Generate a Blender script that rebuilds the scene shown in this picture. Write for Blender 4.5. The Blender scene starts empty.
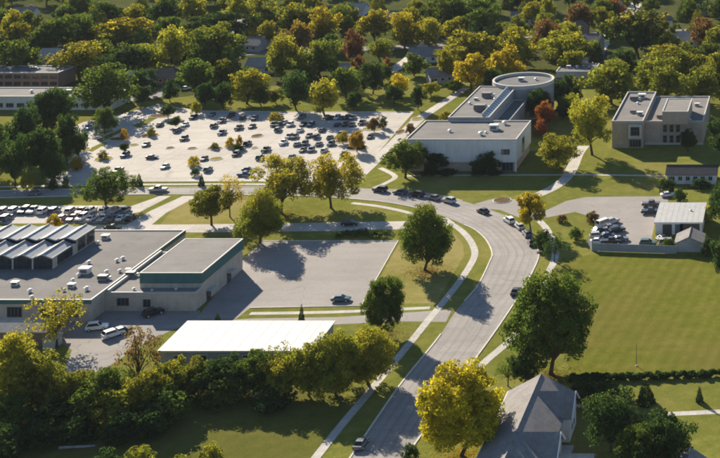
import bpy, math, random
import numpy as np
from mathutils import Vector, Matrix
from mathutils.geometry import tessellate_polygon

# ------------------------------------------------------------------ camera, sky, sun, exposure
scene = bpy.context.scene
COL = scene.collection
F, H, PX, PY = 1300.0, 119.0, 800.0, -225.0      # focal length (px of a 720 px wide picture), camera height (m), principal point
cam = bpy.data.cameras.new('camera')
cam.sensor_width = 36.0
cam.lens = F / 720.0 * 36.0
cam.shift_x = (360.0 - PX) / 720.0
cam.shift_y = -(229.0 - PY) / 720.0
cam.clip_start = 1.0
cam.clip_end = 6000.0
cam_o = bpy.data.objects.new('camera', cam)
cam_o.location = (0, 0, H)
cam_o.rotation_euler = (math.radians(90), 0, 0)
COL.objects.link(cam_o)
scene.camera = cam_o

SUN_AZ = 38.0      # degrees to the left of +Y (the sun stands behind the scene, to the left)
SUN_EL = 24.0
world = bpy.data.worlds.new('World')
scene.world = world
world.use_nodes = True
wn = world.node_tree.nodes
wn.clear()
sky = wn.new('ShaderNodeTexSky')
sky.sky_type = 'NISHITA'
sky.sun_disc = False
sky.sun_elevation = math.radians(SUN_EL)
sky.sun_rotation = math.radians(-SUN_AZ)
sky.air_density = 1.0
sky.dust_density = 0.2
sky.ozone_density = 3.0
bg = wn.new('ShaderNodeBackground')
bg.inputs['Strength'].default_value = 0.062
wo = wn.new('ShaderNodeOutputWorld')
world.node_tree.links.new(sky.outputs[0], bg.inputs[0])
world.node_tree.links.new(bg.outputs[0], wo.inputs[0])

sun = bpy.data.lights.new('sun', 'SUN')
sun.energy = 5.0
sun.angle = math.radians(0.53)
sun.color = (1.0, 0.90, 0.73)
sun_o = bpy.data.objects.new('sun', sun)
sd = Vector((-math.sin(math.radians(SUN_AZ)) * math.cos(math.radians(SUN_EL)),
             math.cos(math.radians(SUN_AZ)) * math.cos(math.radians(SUN_EL)),
             math.sin(math.radians(SUN_EL))))
sun_o.rotation_euler = sd.to_track_quat('Z', 'Y').to_euler()
sun_o.location = (0, 300, 300)
COL.objects.link(sun_o)

vs = scene.view_settings
vs.view_transform = 'Standard'
vs.look = 'None'
vs.exposure = 1.25
vs.gamma = 1.0
vs.use_curve_mapping = False
scene.cycles.use_denoising = True
scene.cycles.filter_width = 1.9
scene.cycles.max_bounces = 6
scene.cycles.diffuse_bounces = 3
scene.cycles.transmission_bounces = 3
scene.cycles.glossy_bounces = 2
scene.cycles.caustics_reflective = False
scene.cycles.caustics_refractive = False

R = random.Random(11)

# ------------------------------------------------------------------ helpers
def P(x, y, z=0.0):
    """Point of the place at height z, read off the survey picture (720 x 458)."""
    d = F * (H - z) / (y - PY)
    return Vector(((x - PX) / F * d, d, z))

def SC(y, z=0.0):
    return (y - PY) / (H - z)          # picture units per metre there

def tag(o, label=None, cat=None, group=None, kind=None):
    if label: o['label'] = label
    if cat: o['category'] = cat
    if group: o['group'] = group
    if kind: o['kind'] = kind
    return o

def link(o, parent=None):
    COL.objects.link(o)
    if parent is not None:
        o.parent = parent
    return o

def empty(name, loc=(0, 0, 0), rz=0.0, parent=None):
    o = bpy.data.objects.new(name, None)
    o.empty_display_size = 0.5
    o.location = loc
    o.rotation_euler = (0, 0, rz)
    return link(o, parent)

def mesh_from(name, verts, faces, mats, smooth=False, uvs=None, midx=None):
    me = bpy.data.meshes.new(name)
    me.from_pydata([tuple(v) for v in verts], [], [tuple(f) for f in faces])
    for m in (mats if isinstance(mats, (list, tuple)) else [mats]):
        me.materials.append(m)
    if midx is not None:
        me.polygons.foreach_set('material_index', midx)
    if smooth:
        me.polygons.foreach_set('use_smooth', [True] * len(me.polygons))
    if uvs is not None:
        uvl = me.uv_layers.new(name='UVMap')
        for lp in me.loops:
            uvl.data[lp.index].uv = uvs[lp.vertex_index]
    me.update()
    return me

def obj(name, me, parent=None, loc=None, rz=None):
    o = bpy.data.objects.new(name, me)
    if loc is not None: o.location = loc
    if rz is not None: o.rotation_euler = (0, 0, rz)
    return link(o, parent)

class MB:
    """collects boxes, prisms, tubes for ONE mesh"""
    def __init__(self):
        self.v, self.f = [], []
    def add(self, v, f):
        n = len(self.v)
        self.v += [tuple(p) for p in v]
        self.f += [tuple(i + n for i in q) for q in f]
        return self
    def box(self, x0, x1, y0, y1, z0, z1):
        v = [(x0, y0, z0), (x1, y0, z0), (x1, y1, z0), (x0, y1, z0), (x0, y0, z1), (x1, y0, z1), (x1, y1, z1), (x0, y1, z1)]
        return self.add(v, [(0, 3, 2, 1), (4, 5, 6, 7), (0, 1, 5, 4), (1, 2, 6, 5), (2, 3, 7, 6), (3, 0, 4, 7)])
    def prism(self, pts, z0, z1):
        n = len(pts)
        v = [(p[0], p[1], z0) for p in pts] + [(p[0], p[1], z1) for p in pts]
        return self.add(v, [tuple(reversed(range(n))), tuple(range(n, 2 * n))] + [(i, (i + 1) % n, n + (i + 1) % n, n + i) for i in range(n)])
    def tube(self, path, radii, n=7):
        path = [Vector(p) for p in path]
        v, f = [], []
        for i, p in enumerate(path):
            a = path[max(i - 1, 0)]; b = path[min(i + 1, len(path) - 1)]
            t = (b - a).normalized()
            u = t.cross(Vector((0.3, 1, 0.1))).normalized(); w = t.cross(u)
            for k in range(n):
                an = 2 * math.pi * k / n
                v.append(p + (u * math.cos(an) + w * math.sin(an)) * radii[i])
        for i in range(len(path) - 1):
            for k in range(n):
                f.append((i * n + k, i * n + (k + 1) % n, (i + 1) * n + (k + 1) % n, (i + 1) * n + k))
        f.append(tuple(range(n))); f.append(tuple(reversed(range((len(path) - 1) * n, len(path) * n))))
        return self.add(v, f)
    def cyl(self, cx, cy, z0, z1, r, n=12, r2=None):
        r2 = r if r2 is None else r2
        v = [(cx + r * math.cos(2 * math.pi * k / n), cy + r * math.sin(2 * math.pi * k / n), z0) for k in range(n)]
        v += [(cx + r2 * math.cos(2 * math.pi * k / n), cy + r2 * math.sin(2 * math.pi * k / n), z1) for k in range(n)]
        return self.add(v, [tuple(reversed(range(n))), tuple(range(n, 2 * n))] + [(k, (k + 1) % n, n + (k + 1) % n, n + k) for k in range(n)])
    def mesh(self, name, mat, smooth=False):
        return mesh_from(name, self.v, self.f, mat, smooth)
    def build(self, name, mat, parent=None, smooth=False):
        return obj(name, self.mesh(name, mat, smooth), parent)

def bx(name, x0, x1, y0, y1, z0, z1, mat, parent=None):
    return MB().box(x0, x1, y0, y1, z0, z1).build(name, mat, parent)

def catmull(pts, n=8):
    pts = [Vector(p) for p in pts]
    out = []
    for i in range(len(pts) - 1):
        p0 = pts[max(i - 1, 0)]; p1 = pts[i]; p2 = pts[i + 1]; p3 = pts[min(i + 2, len(pts) - 1)]
        for k in range(n):
            t = k / n
            out.append(0.5 * ((2 * p1) + (p2 - p0) * t + (2 * p0 - 5 * p1 + 4 * p2 - p3) * t * t + (3 * p1 - p0 - 3 * p2 + p3) * t ** 3))
    out.append(pts[-1])
    return out

# ------------------------------------------------------------------ materials
def mat_base(name):
    m = bpy.data.materials.new(name)
    m.use_nodes = True
    nt = m.node_tree
    nt.nodes.clear()
    out = nt.nodes.new('ShaderNodeOutputMaterial')
    return m, nt, out

def N(nt, t, **kw):
    n = nt.nodes.new(t)
    for k, v in kw.items():
        if k.startswith('i_'):
            n.inputs[k[2:].replace('_', ' ')].default_value = v
        else:
            setattr(n, k, v)
    return n

def mixc(nt, fac, a, b, blend='MIX'):
    n = nt.nodes.new('ShaderNodeMix')
    n.data_type = 'RGBA'
    n.blend_type = blend
    for s, v in ((n.inputs[0], fac), (n.inputs[6], a), (n.inputs[7], b)):
        if hasattr(v, 'links') or hasattr(v, 'is_linked'):
            nt.links.new(v, s)
        else:
            s.default_value = v if not isinstance(v, tuple) else (v + (1,) if len(v) == 3 else v)
    return n.outputs[2]

def ramp(nt, fac, lo, hi):
    n = nt.nodes.new('ShaderNodeMapRange')
    n.inputs[1].default_value = lo; n.inputs[2].default_value = hi
    nt.links.new(fac, n.inputs[0])
    return n.outputs[0]

def math_(nt, op, a, b=0.0):
    n = nt.nodes.new('ShaderNodeMath'); n.operation = op
    for s, v in ((n.inputs[0], a), (n.inputs[1], b)):
        if hasattr(v, 'is_linked'): nt.links.new(v, s)
        else: s.default_value = v
    return n.outputs[0]

def noise(nt, scale, detail=4, rough=0.55, vec=None, coord='world'):
    n = nt.nodes.new('ShaderNodeTexNoise')
    n.inputs['Scale'].default_value = scale
    n.inputs['Detail'].default_value = detail
    n.inputs['Roughness'].default_value = rough
    if vec is None:
        g = nt.nodes.new('ShaderNodeNewGeometry')
        vec = g.outputs['Position']
    nt.links.new(vec, n.inputs['Vector'])
    return n.outputs['Fac']

def pos(nt, sx=1, sy=1, sz=1, rz=0):
    g = nt.nodes.new('ShaderNodeNewGeometry')
    mp = nt.nodes.new('ShaderNodeMapping')
    mp.inputs['Scale'].default_value = (sx, sy, sz)
    mp.inputs['Rotation'].default_value = (0, 0, rz)
    nt.links.new(g.outputs['Position'], mp.inputs['Vector'])
    return mp.outputs[0]

def principled(nt, out, col, rough=0.9, spec=0.2, bump=None, bstr=0.3, metallic=0.0, bdist=0.05):
    b = nt.nodes.new('ShaderNodeBsdfPrincipled')
    if hasattr(col, 'is_linked'): nt.links.new(col, b.inputs['Base Color'])
    else: b.inputs['Base Color'].default_value = col + (1,)
    b.inputs['Roughness'].default_value = rough
    b.inputs['Specular IOR Level'].default_value = spec
    b.inputs['Metallic'].default_value = metallic
    if bump is not None:
        bn = nt.nodes.new('ShaderNodeBump')
        bn.inputs['Strength'].default_value = bstr
        bn.inputs['Distance'].default_value = bdist
        nt.links.new(bump, bn.inputs['Height'])
        nt.links.new(bn.outputs[0], b.inputs['Normal'])
    nt.links.new(b.outputs[0], out.inputs[0])
    return b

def mat_plain(name, col, rough=0.8, spec=0.3, var=0.18, vscale=0.6, metallic=0.0):
    m, nt, out = mat_base(name)
    n1 = noise(nt, vscale, 6, 0.65)
    d = tuple(c * (1 - var) for c in col); l = tuple(min(1, c * (1 + var)) for c in col)
    c = mixc(nt, ramp(nt, n1, 0.3, 0.7), d, l)
    principled(nt, out, c, rough, spec, metallic=metallic)
    return m

def mat_grass(name, a, b, dry, dryamt=0.5, stripes=False):
    m, nt, out = mat_base(name)
    n1 = noise(nt, 0.035, 5, 0.6)
    n2 = noise(nt, 0.35, 5, 0.7)
    n3 = noise(nt, 2.8, 4, 0.7)
    n4 = noise(nt, 0.014, 4, 0.6)
    c = mixc(nt, ramp(nt, n2, 0.3, 0.7), a, b)
    dr = math_(nt, 'MULTIPLY', ramp(nt, n1, 0.46, 0.72), dryamt)
    c = mixc(nt, dr, c, dry)
    dr2 = math_(nt, 'MULTIPLY', ramp(nt, n2, 0.5, 0.8), dryamt * 0.8)
    c = mixc(nt, dr2, c, dry)
    c = mixc(nt, math_(nt, 'MULTIPLY', ramp(nt, n4, 0.4, 0.7), 0.45), c, tuple(x * 0.62 for x in a))
    if stripes:
        w = N(nt, 'ShaderNodeTexWave', i_Scale=0.115, i_Distortion=1.2, i_Detail=2.0)
        nt.links.new(pos(nt, 1, 1, 1, math.radians(8)), w.inputs['Vector'])
        c = mixc(nt, math_(nt, 'MULTIPLY', w.outputs['Fac'], 0.22), c, tuple(x * 0.6 for x in a))
        w2 = N(nt, 'ShaderNodeTexNoise', i_Scale=1.0, i_Detail=4.0)
        nt.links.new(pos(nt, 0.025, 0.22, 1, 0.1), w2.inputs['Vector'])
        c = mixc(nt, math_(nt, 'MULTIPLY', ramp(nt, w2.outputs['Fac'], 0.5, 0.8), 0.35), c, dry)
    c = mixc(nt, 0.5, c, mixc(nt, ramp(nt, n3, 0.2, 0.8), (0.62,) * 3, (1.5,) * 3), 'MULTIPLY')
    c2 = mixc(nt, 0.5, c, c)
    principled(nt, out, c, 1.0, 0.0, n3, 0.6, bdist=0.15)
    return m

def mat_paving(name, a, b, crack=0.35, joint=None, blotch=0.06, patch=(0.6, 0.6, 0.6)):
    m, nt, out = mat_base(name)
    n1 = noise(nt, blotch, 6, 0.65)
    n2 = noise(nt, 1.6, 5, 0.7)
    c = mixc(nt, ramp(nt, n1, 0.32, 0.68), a, b)
    st = N(nt, 'ShaderNodeTexNoise', i_Scale=1.0, i_Detail=5.0, i_Roughness=0.7)
    nt.links.new(pos(nt, 0.03, 0.25, 1, 0.25), st.inputs['Vector'])
    c = mixc(nt, math_(nt, 'MULTIPLY', ramp(nt, st.outputs['Fac'], 0.45, 0.8), 0.5), c, tuple(x * 0.72 for x in a))
    c = mixc(nt, 0.4, c, mixc(nt, ramp(nt, n2, 0.25, 0.75), (0.7,) * 3, (1.3,) * 3), 'MULTIPLY')
    if crack:
        v = N(nt, 'ShaderNodeTexVoronoi', feature='DISTANCE_TO_EDGE', i_Scale=0.11)
        g = nt.nodes.new('ShaderNodeNewGeometry')
        nn = N(nt, 'ShaderNodeTexNoise', i_Scale=0.35, i_Detail=4.0)
        nt.links.new(g.outputs['Position'], nn.inputs['Vector'])
        ad = N(nt, 'ShaderNodeVectorMath', operation='MULTIPLY_ADD')
        nt.links.new(nn.outputs['Color'], ad.inputs[0]); ad.inputs[1].default_value = (4, 4, 0)
        nt.links.new(g.outputs['Position'], ad.inputs[2])
        nt.links.new(ad.outputs[0], v.inputs['Vector'])
        k = ramp(nt, v.outputs['Distance'], 0.012, 0.003)
        k = math_(nt, 'MULTIPLY', k, crack)
        c = mixc(nt, k, c, tuple(x * 0.3 for x in a))
    if joint:
        br = N(nt, 'ShaderNodeTexBrick', offset=0.0, squash=1.0)
        br.inputs['Scale'].default_value = 1.0
        br.inputs['Brick Width'].default_value = joint[0]
        br.inputs['Row Height'].default_value = joint[1]
        br.inputs['Mortar Size'].default_value = joint[2]
        br.inputs['Color1'].default_value = (1, 1, 1, 1); br.inputs['Color2'].default_value = (0.86, 0.86, 0.86, 1)
        br.inputs['Mortar'].default_value = (0.5, 0.5, 0.5, 1)
        if joint[3] == 'uv':
            uv = nt.nodes.new('ShaderNodeUVMap'); uv.uv_map = 'UVMap'
            nt.links.new(uv.outputs[0], br.inputs['Vector'])
        else:
            nt.links.new(pos(nt), br.inputs['Vector'])
        c = mixc(nt, 0.8, c, br.outputs['Color'], 'MULTIPLY')
        if joint[3] == 'uv':
            # tyre-polished wheel tracks along the lanes
            sx = nt.nodes.new('ShaderNodeSeparateXYZ'); nt.links.new(uv.outputs[0], sx.inputs[0])
            tp = N(nt, 'ShaderNodeTexNoise', i_Scale=1.0, i_Detail=5.0, i_Roughness=0.65)
            mp = nt.nodes.new('ShaderNodeMapping'); mp.inputs['Scale'].default_value = (0.045, 0.9, 1)
            nt.links.new(uv.outputs[0], mp.inputs['Vector']); nt.links.new(mp.outputs[0], tp.inputs['Vector'])
            c = mixc(nt, math_(nt, 'MULTIPLY', ramp(nt, tp.outputs['Fac'], 0.5, 0.72), 0.45), c, tuple(x * 0.55 for x in a))
            wv = math_(nt, 'SINE', math_(nt, 'MULTIPLY', sx.outputs[1], 3.4))
            c = mixc(nt, math_(nt, 'MULTIPLY', ramp(nt, wv, 0.2, 1.0), 0.30), c, tuple(x * 0.6 for x in a))
    principled(nt, out, c, 0.93, 0.15, n2, 0.2, bdist=0.02)
    return m

def mat_wall(name, a, b, bw=0.6, bh=0.2, mortar=None, contrast=0.5):
    m, nt, out = mat_base(name)
    tc = nt.nodes.new('ShaderNodeNewGeometry')
    sp = nt.nodes.new('ShaderNodeSeparateXYZ'); nt.links.new(tc.outputs['Position'], sp.inputs[0])
    s = math_(nt, 'ADD', sp.outputs[0], sp.outputs[1])
    cb = nt.nodes.new('ShaderNodeCombineXYZ'); nt.links.new(s, cb.inputs[0]); nt.links.new(sp.outputs[2], cb.inputs[1])
    br = N(nt, 'ShaderNodeTexBrick')
    br.inputs['Scale'].default_value = 1.0
    br.inputs['Brick Width'].default_value = bw; br.inputs['Row Height'].default_value = bh
    br.inputs['Mortar Size'].default_value = 0.02
    br.inputs['Color1'].default_value = a + (1,); br.inputs['Color2'].default_value = b + (1,)
    br.inputs['Mortar'].default_value = (mortar or tuple(x * 0.7 for x in a)) + (1,)
    nt.links.new(cb.outputs[0], br.inputs['Vector'])
    n1 = noise(nt, 0.5, 6, 0.65)
    c = mixc(nt, contrast, br.outputs['Color'], mixc(nt, ramp(nt, n1, 0.3, 0.7), tuple(x * 0.8 for x in a), tuple(min(1, x * 1.15) for x in b)))
    st = N(nt, 'ShaderNodeTexNoise', i_Scale=1.0, i_Detail=4.0)
    nt.links.new(pos(nt, 1.2, 1.2, 0.12), st.inputs['Vector'])
    c = mixc(nt, math_(nt, 'MULTIPLY', ramp(nt, st.outputs['Fac'], 0.5, 0.8), 0.35), c, tuple(x * 0.55 for x in a))
    principled(nt, out, c, 0.9, 0.2)
    return m

def mat_flatroof(name, a, b):
    m, nt, out = mat_base(name)
    n1 = noise(nt, 0.12, 6, 0.7)
    n2 = noise(nt, 2.2, 4, 0.7)
    c = mixc(nt, ramp(nt, n1, 0.3, 0.7), a, b)
    br = N(nt, 'ShaderNodeTexBrick', offset=0.3)
    br.inputs['Scale'].default_value = 1.0
    br.inputs['Brick Width'].default_value = 11.0; br.inputs['Row Height'].default_value = 2.6; br.inputs['Mortar Size'].default_value = 0.05
    br.inputs['Color1'].default_value = (1, 1, 1, 1); br.inputs['Color2'].default_value = (0.9, 0.9, 0.9, 1); br.inputs['Mortar'].default_value = (0.72, 0.72, 0.72, 1)
    nt.links.new(pos(nt), br.inputs['Vector'])
    c = mixc(nt, 0.7, c, br.outputs['Color'], 'MULTIPLY')
    n4 = noise(nt, 0.3, 5, 0.6)
    c = mixc(nt, math_(nt, 'MULTIPLY', ramp(nt, n4, 0.56, 0.72), 0.4), c, tuple(x * 0.55 for x in a))
    c = mixc(nt, 0.45, c, mixc(nt, ramp(nt, n2, 0.2, 0.8), (0.7,) * 3, (1.3,) * 3), 'MULTIPLY')
    principled(nt, out, c, 0.95, 0.1, n2, 0.3, bdist=0.03)
    return m

def mat_shingle(name, a, b):
    m, nt, out = mat_base(name)
    n1 = noise(nt, 0.5, 6, 0.7)
    sp = nt.nodes.new('ShaderNodeSeparateXYZ'); g = nt.nodes.new('ShaderNodeNewGeometry'); nt.links.new(g.outputs['Position'], sp.inputs[0])
    cb = nt.nodes.new('ShaderNodeCombineXYZ')
    nt.links.new(math_(nt, 'ADD', sp.outputs[0], sp.outputs[1]), cb.inputs[0]); nt.links.new(sp.outputs[2], cb.inputs[1])
    br = N(nt, 'ShaderNodeTexBrick')
    br.inputs['Scale'].default_value = 1.0
    br.inputs['Brick Width'].default_value = 0.5; br.inputs['Row Height'].default_value = 0.13; br.inputs['Mortar Size'].default_value = 0.012
    br.inputs['Color1'].default_value = a + (1,); br.inputs['Color2'].default_value = b + (1,); br.inputs['Mortar'].default_value = tuple(x * 0.6 for x in a) + (1,)
    nt.links.new(cb.outputs[0], br.inputs['Vector'])
    c = mixc(nt, 0.5, br.outputs['Color'], mixc(nt, ramp(nt, n1, 0.3, 0.7), tuple(x * 0.75 for x in a), tuple(x * 1.2 for x in b)))
    principled(nt, out, c, 0.95, 0.1)
    return m

def mat_leaf(name, transl=0.54):
    m, nt, out = mat_base(name)
    oi = nt.nodes.new('ShaderNodeObjectInfo')
    at = nt.nodes.new('ShaderNodeAttribute'); at.attribute_name = 'tone'
    sp = nt.nodes.new('ShaderNodeSeparateColor'); nt.links.new(at.outputs['Color'], sp.inputs[0])
    base = mixc(nt, sp.outputs[0], (0.48, 0.52, 0.5), (1.5, 1.42, 1.2))
    c = mixc(nt, 1.0, oi.outputs['Color'], base, 'MULTIPLY')
    # leaves that have already turned: share of them = object alpha, more of them in the outer and upper crown
    turn = math_(nt, 'ADD', sp.outputs[1], math_(nt, 'MULTIPLY', oi.outputs['Alpha'], 1.6))
    turn = ramp(nt, turn, 1.0, 1.55)
    c = mixc(nt, turn, c, mixc(nt, sp.outputs[0], (0.26, 0.20, 0.024), (0.52, 0.40, 0.045)))
    d = nt.nodes.new('ShaderNodeBsdfDiffuse'); nt.links.new(c, d.inputs[0])
    t = nt.nodes.new('ShaderNodeBsdfTranslucent')
    nt.links.new(mixc(nt, 1.0, c, (1.2, 1.2, 0.7), 'MULTIPLY'), t.inputs[0])
    mx = nt.nodes.new('ShaderNodeMixShader'); mx.inputs[0].default_value = transl
    nt.links.new(d.outputs[0], mx.inputs[1]); nt.links.new(t.outputs[0], mx.inputs[2])
    nt.links.new(mx.outputs[0], out.inputs[0])
    return m

def mat_glass(name, col=(0.02, 0.03, 0.04), rough=0.12):
    m, nt, out = mat_base(name)
    n1 = noise(nt, 0.7, 3, 0.5)
    c = mixc(nt, n1, tuple(x * 0.6 for x in col), tuple(x * 1.8 for x in col))
    principled(nt, out, c, rough, 0.5)
    return m

def mat_paint(name):
    m, nt, out = mat_base(name)
    oi = nt.nodes.new('ShaderNodeObjectInfo')
    n1 = noise(nt, 1.5, 4, 0.6)
    c = mixc(nt, 1.0, oi.outputs['Color'], mixc(nt, n1, (0.85,) * 3, (1.1,) * 3), 'MULTIPLY')
    b = principled(nt, out, c, 0.35, 0.5)
    b.inputs['Coat Weight'].default_value = 0.35
    b.inputs['Coat Roughness'].default_value = 0.12
    return m

M = {}
M['grass'] = mat_grass('lawn_grass', (0.118, 0.130, 0.028), (0.19, 0.190, 0.040), (0.28, 0.225, 0.08), 0.5)
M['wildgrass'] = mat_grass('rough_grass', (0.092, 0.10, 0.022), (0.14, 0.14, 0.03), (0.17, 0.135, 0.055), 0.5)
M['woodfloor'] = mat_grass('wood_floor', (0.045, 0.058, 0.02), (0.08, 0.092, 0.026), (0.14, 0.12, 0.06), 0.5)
M['field'] = mat_grass('mown_field', (0.106, 0.118, 0.019), (0.162, 0.164, 0.028), (0.21, 0.155, 0.055), 0.6, True)
M['dry'] = mat_grass('dry_grass', (0.185, 0.175, 0.045), (0.25, 0.215, 0.07), (0.33, 0.26, 0.12), 0.7)
M['concrete_lot'] = mat_paving('pale_concrete', (0.40, 0.36, 0.315), (0.49, 0.445, 0.395), 0.3, (9.0, 6.0, 0.05, 'w'))
M['lot'] = mat_paving('worn_asphalt', (0.245, 0.22, 0.20), (0.305, 0.275, 0.255), 0.2)
M['yard'] = mat_paving('yard_asphalt', (0.22, 0.20, 0.185), (0.28, 0.255, 0.235), 0.5)
M['road'] = mat_paving('road_concrete', (0.275, 0.25, 0.23), (0.345, 0.315, 0.295), 0.25, (6.0, 3.9, 0.04, 'uv'))
M['walk'] = mat_paving('sidewalk_concrete', (0.42, 0.39, 0.35), (0.52, 0.48, 0.43), 0.0, (1.6, 1.6, 0.03, 'w'), 0.3)
M['drive'] = mat_paving('driveway_concrete', (0.40, 0.365, 0.33), (0.50, 0.455, 0.41), 0.3, (5.0, 5.0, 0.04, 'w'))
M['kerb'] = mat_plain('kerb_concrete', (0.55, 0.51, 0.45), 0.9, 0.1)
M['mulch'] = mat_plain('mulch', (0.13, 0.09, 0.05), 1.0, 0.0, 0.4, 2.0)
M['roof'] = mat_flatroof('gravel_roof', (0.155, 0.145, 0.14), (0.215, 0.20, 0.19))
M['roof_gym'] = mat_flatroof('gym_roof', (0.19, 0.175, 0.165), (0.245, 0.228, 0.215))
M['roof_dark'] = mat_flatroof('dark_flat_roof', (0.125, 0.122, 0.122), (0.18, 0.175, 0.175))
M['fold_roof'] = mat_plain('folded_metal_roof', (0.25, 0.265, 0.29), 0.6, 0.3, 0.14, 0.8)
M['roof_white'] = mat_plain('white_membrane', (0.60, 0.575, 0.53), 0.7, 0.2, 0.10, 0.5)
M['coping'] = mat_plain('pale_coping', (0.44, 0.42, 0.385), 0.7, 0.3, 0.1)
M['green_fascia'] = mat_plain('green_fascia', (0.05, 0.13, 0.125), 0.6, 0.3, 0.15)
M['beige_wall'] = mat_wall('beige_block_wall', (0.42, 0.36, 0.30), (0.50, 0.44, 0.37), 0.8, 0.4)
M['white_wall'] = mat_wall('white_panel_wall', (0.58, 0.57, 0.56), (0.64, 0.63, 0.61), 3.0, 9.0, (0.5, 0.48, 0.46), 0.3)
M['grey_concrete'] = mat_wall('grey_concrete_wall', (0.26, 0.26, 0.26), (0.31, 0.31, 0.305), 3.0, 3.0)
M['pink_base'] = mat_wall('pinkish_brick', (0.42, 0.32, 0.27), (0.48, 0.38, 0.32), 0.6, 0.2)
M['brick'] = mat_wall('tan_brick', (0.36, 0.29, 0.23), (0.44, 0.36, 0.29), 0.5, 0.2)
M['redbrick'] = mat_wall('brown_brick', (0.19, 0.125, 0.09), (0.25, 0.165, 0.12), 0.5, 0.2)
M['siding'] = mat_wall('white_siding', (0.62, 0.61, 0.60), (0.68, 0.67, 0.66), 4.0, 0.22)
M['grey_siding'] = mat_wall('grey_siding', (0.34, 0.34, 0.35), (0.40, 0.40, 0.40), 4.0, 0.22)
M['tan_siding'] = mat_wall('tan_siding', (0.42, 0.36, 0.28), (0.48, 0.41, 0.33), 4.0, 0.22)
M['trim'] = mat_plain('white_trim', (0.72, 0.70, 0.67), 0.6, 0.3, 0.06)
M['shingle'] = mat_shingle('grey_shingle', (0.19, 0.175, 0.17), (0.255, 0.24, 0.23))
M['shingle_dark'] = mat_shingle('dark_shingle', (0.055, 0.055, 0.06), (0.085, 0.082, 0.085))
M['shingle_brown'] = mat_shingle('brown_shingle', (0.17, 0.125, 0.095), (0.23, 0.175, 0.135))
M['shingle_pale'] = mat_shingle('pale_shingle', (0.34, 0.31, 0.28), (0.42, 0.385, 0.35))
M['metal_roof'] = mat_plain('grey_metal_roof', (0.38, 0.37, 0.35), 0.55, 0.4, 0.12)
M['glass'] = mat_glass('window_glass')
M['carglass'] = mat_glass('car_glass', (0.012, 0.015, 0.018), 0.08)
M['skylight'] = mat_glass('skylight_glass', (0.10, 0.13, 0.16), 0.15)
M['dark_metal'] = mat_plain('dark_metal', (0.05, 0.05, 0.052), 0.6, 0.4)
M['vent'] = mat_plain('pale_vent_metal', (0.62, 0.60, 0.56), 0.5, 0.4, 0.1, 2.0)
M['vent_dark'] = mat_plain('dark_vent', (0.12, 0.115, 0.11), 0.6, 0.4)
M['door'] = mat_plain('dark_door', (0.06, 0.055, 0.055), 0.6, 0.3)
M['tyre'] = mat_plain('tyre_rubber', (0.015, 0.015, 0.016), 0.9, 0.2)
M['lamp'] = mat_plain('lamp_lens', (0.75, 0.73, 0.68), 0.2, 0.5, 0.05)
M['taillamp'] = mat_plain('tail_lens', (0.28, 0.02, 0.015), 0.25, 0.5, 0.05)
M['paint'] = mat_paint('car_paint')
M['bark'] = mat_plain('bark', (0.085, 0.062, 0.045), 1.0, 0.0, 0.35, 2.0)
M['pale_log'] = mat_plain('weathered_wood', (0.25, 0.26, 0.25), 0.9, 0.1, 0.2, 2.0)
M['leaf'] = mat_leaf('leaves')
M['needle'] = mat_leaf('needles', 0.15)
M['fence'] = mat_plain('grey_fence_panel', (0.27, 0.28, 0.30), 0.8, 0.2, 0.12)
M['blue'] = mat_plain('blue_tarp', (0.05, 0.11, 0.16), 0.7, 0.3)
M['paintline'] = mat_plain('road_paint', (0.62, 0.60, 0.55), 0.8, 0.2, 0.15, 3.0)

# ------------------------------------------------------------------ ground, roads, car parks
def sheet(name, pts, z, mat, label=None, px=True, parent=None):
    w = [P(*p) if px else Vector((p[0], p[1], 0)) for p in pts]
    tris = tessellate_polygon([w])
    v = [(p.x, p.y, z) for p in w]
    fs = []
    for t in tris:
        a, b, c = (Vector(v[i]) for i in t)
        fs.append(tuple(t) if (b - a).cross(c - a).z > 0 else tuple(reversed(t)))
    o = obj(name, mesh_from(name, v, fs, mat))
    tag(o, label, name.split('_')[-1] if label else None, kind='structure')
    return o

def smooth_px(pts, n=6):
    return [(p.x, p.y) for p in catmull([Vector((a, b, 0)) for a, b in pts], n)]

def strip(name, left, right, z, mat, label, n=8):
    L = catmull(left, n); Rr = catmull(right, n)
    v, uv, f = [], [], []
    s = 0.0
    for i, (a, b) in enumerate(zip(L, Rr)):
        if i:
            s += (((a + b) - (L[i - 1] + Rr[i - 1])) * 0.5).length
        w = (b - a).length
        for k in range(5):
            q = a.lerp(b, k / 4)
            v.append((q.x, q.y, z)); uv.append((s, w * k / 4))
    for i in range(len(L) - 1):
        for k in range(4):
            f.append((i * 5 + k, i * 5 + k + 1, (i + 1) * 5 + k + 1, (i + 1) * 5 + k))
    me = mesh_from(name, v, f, mat, uvs=uv)
    if me.polygons[0].normal.z < 0:
        me.flip_normals()
    o = obj(name, me)
    tag(o, label, 'road', kind='structure')
    return L, Rr

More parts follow.
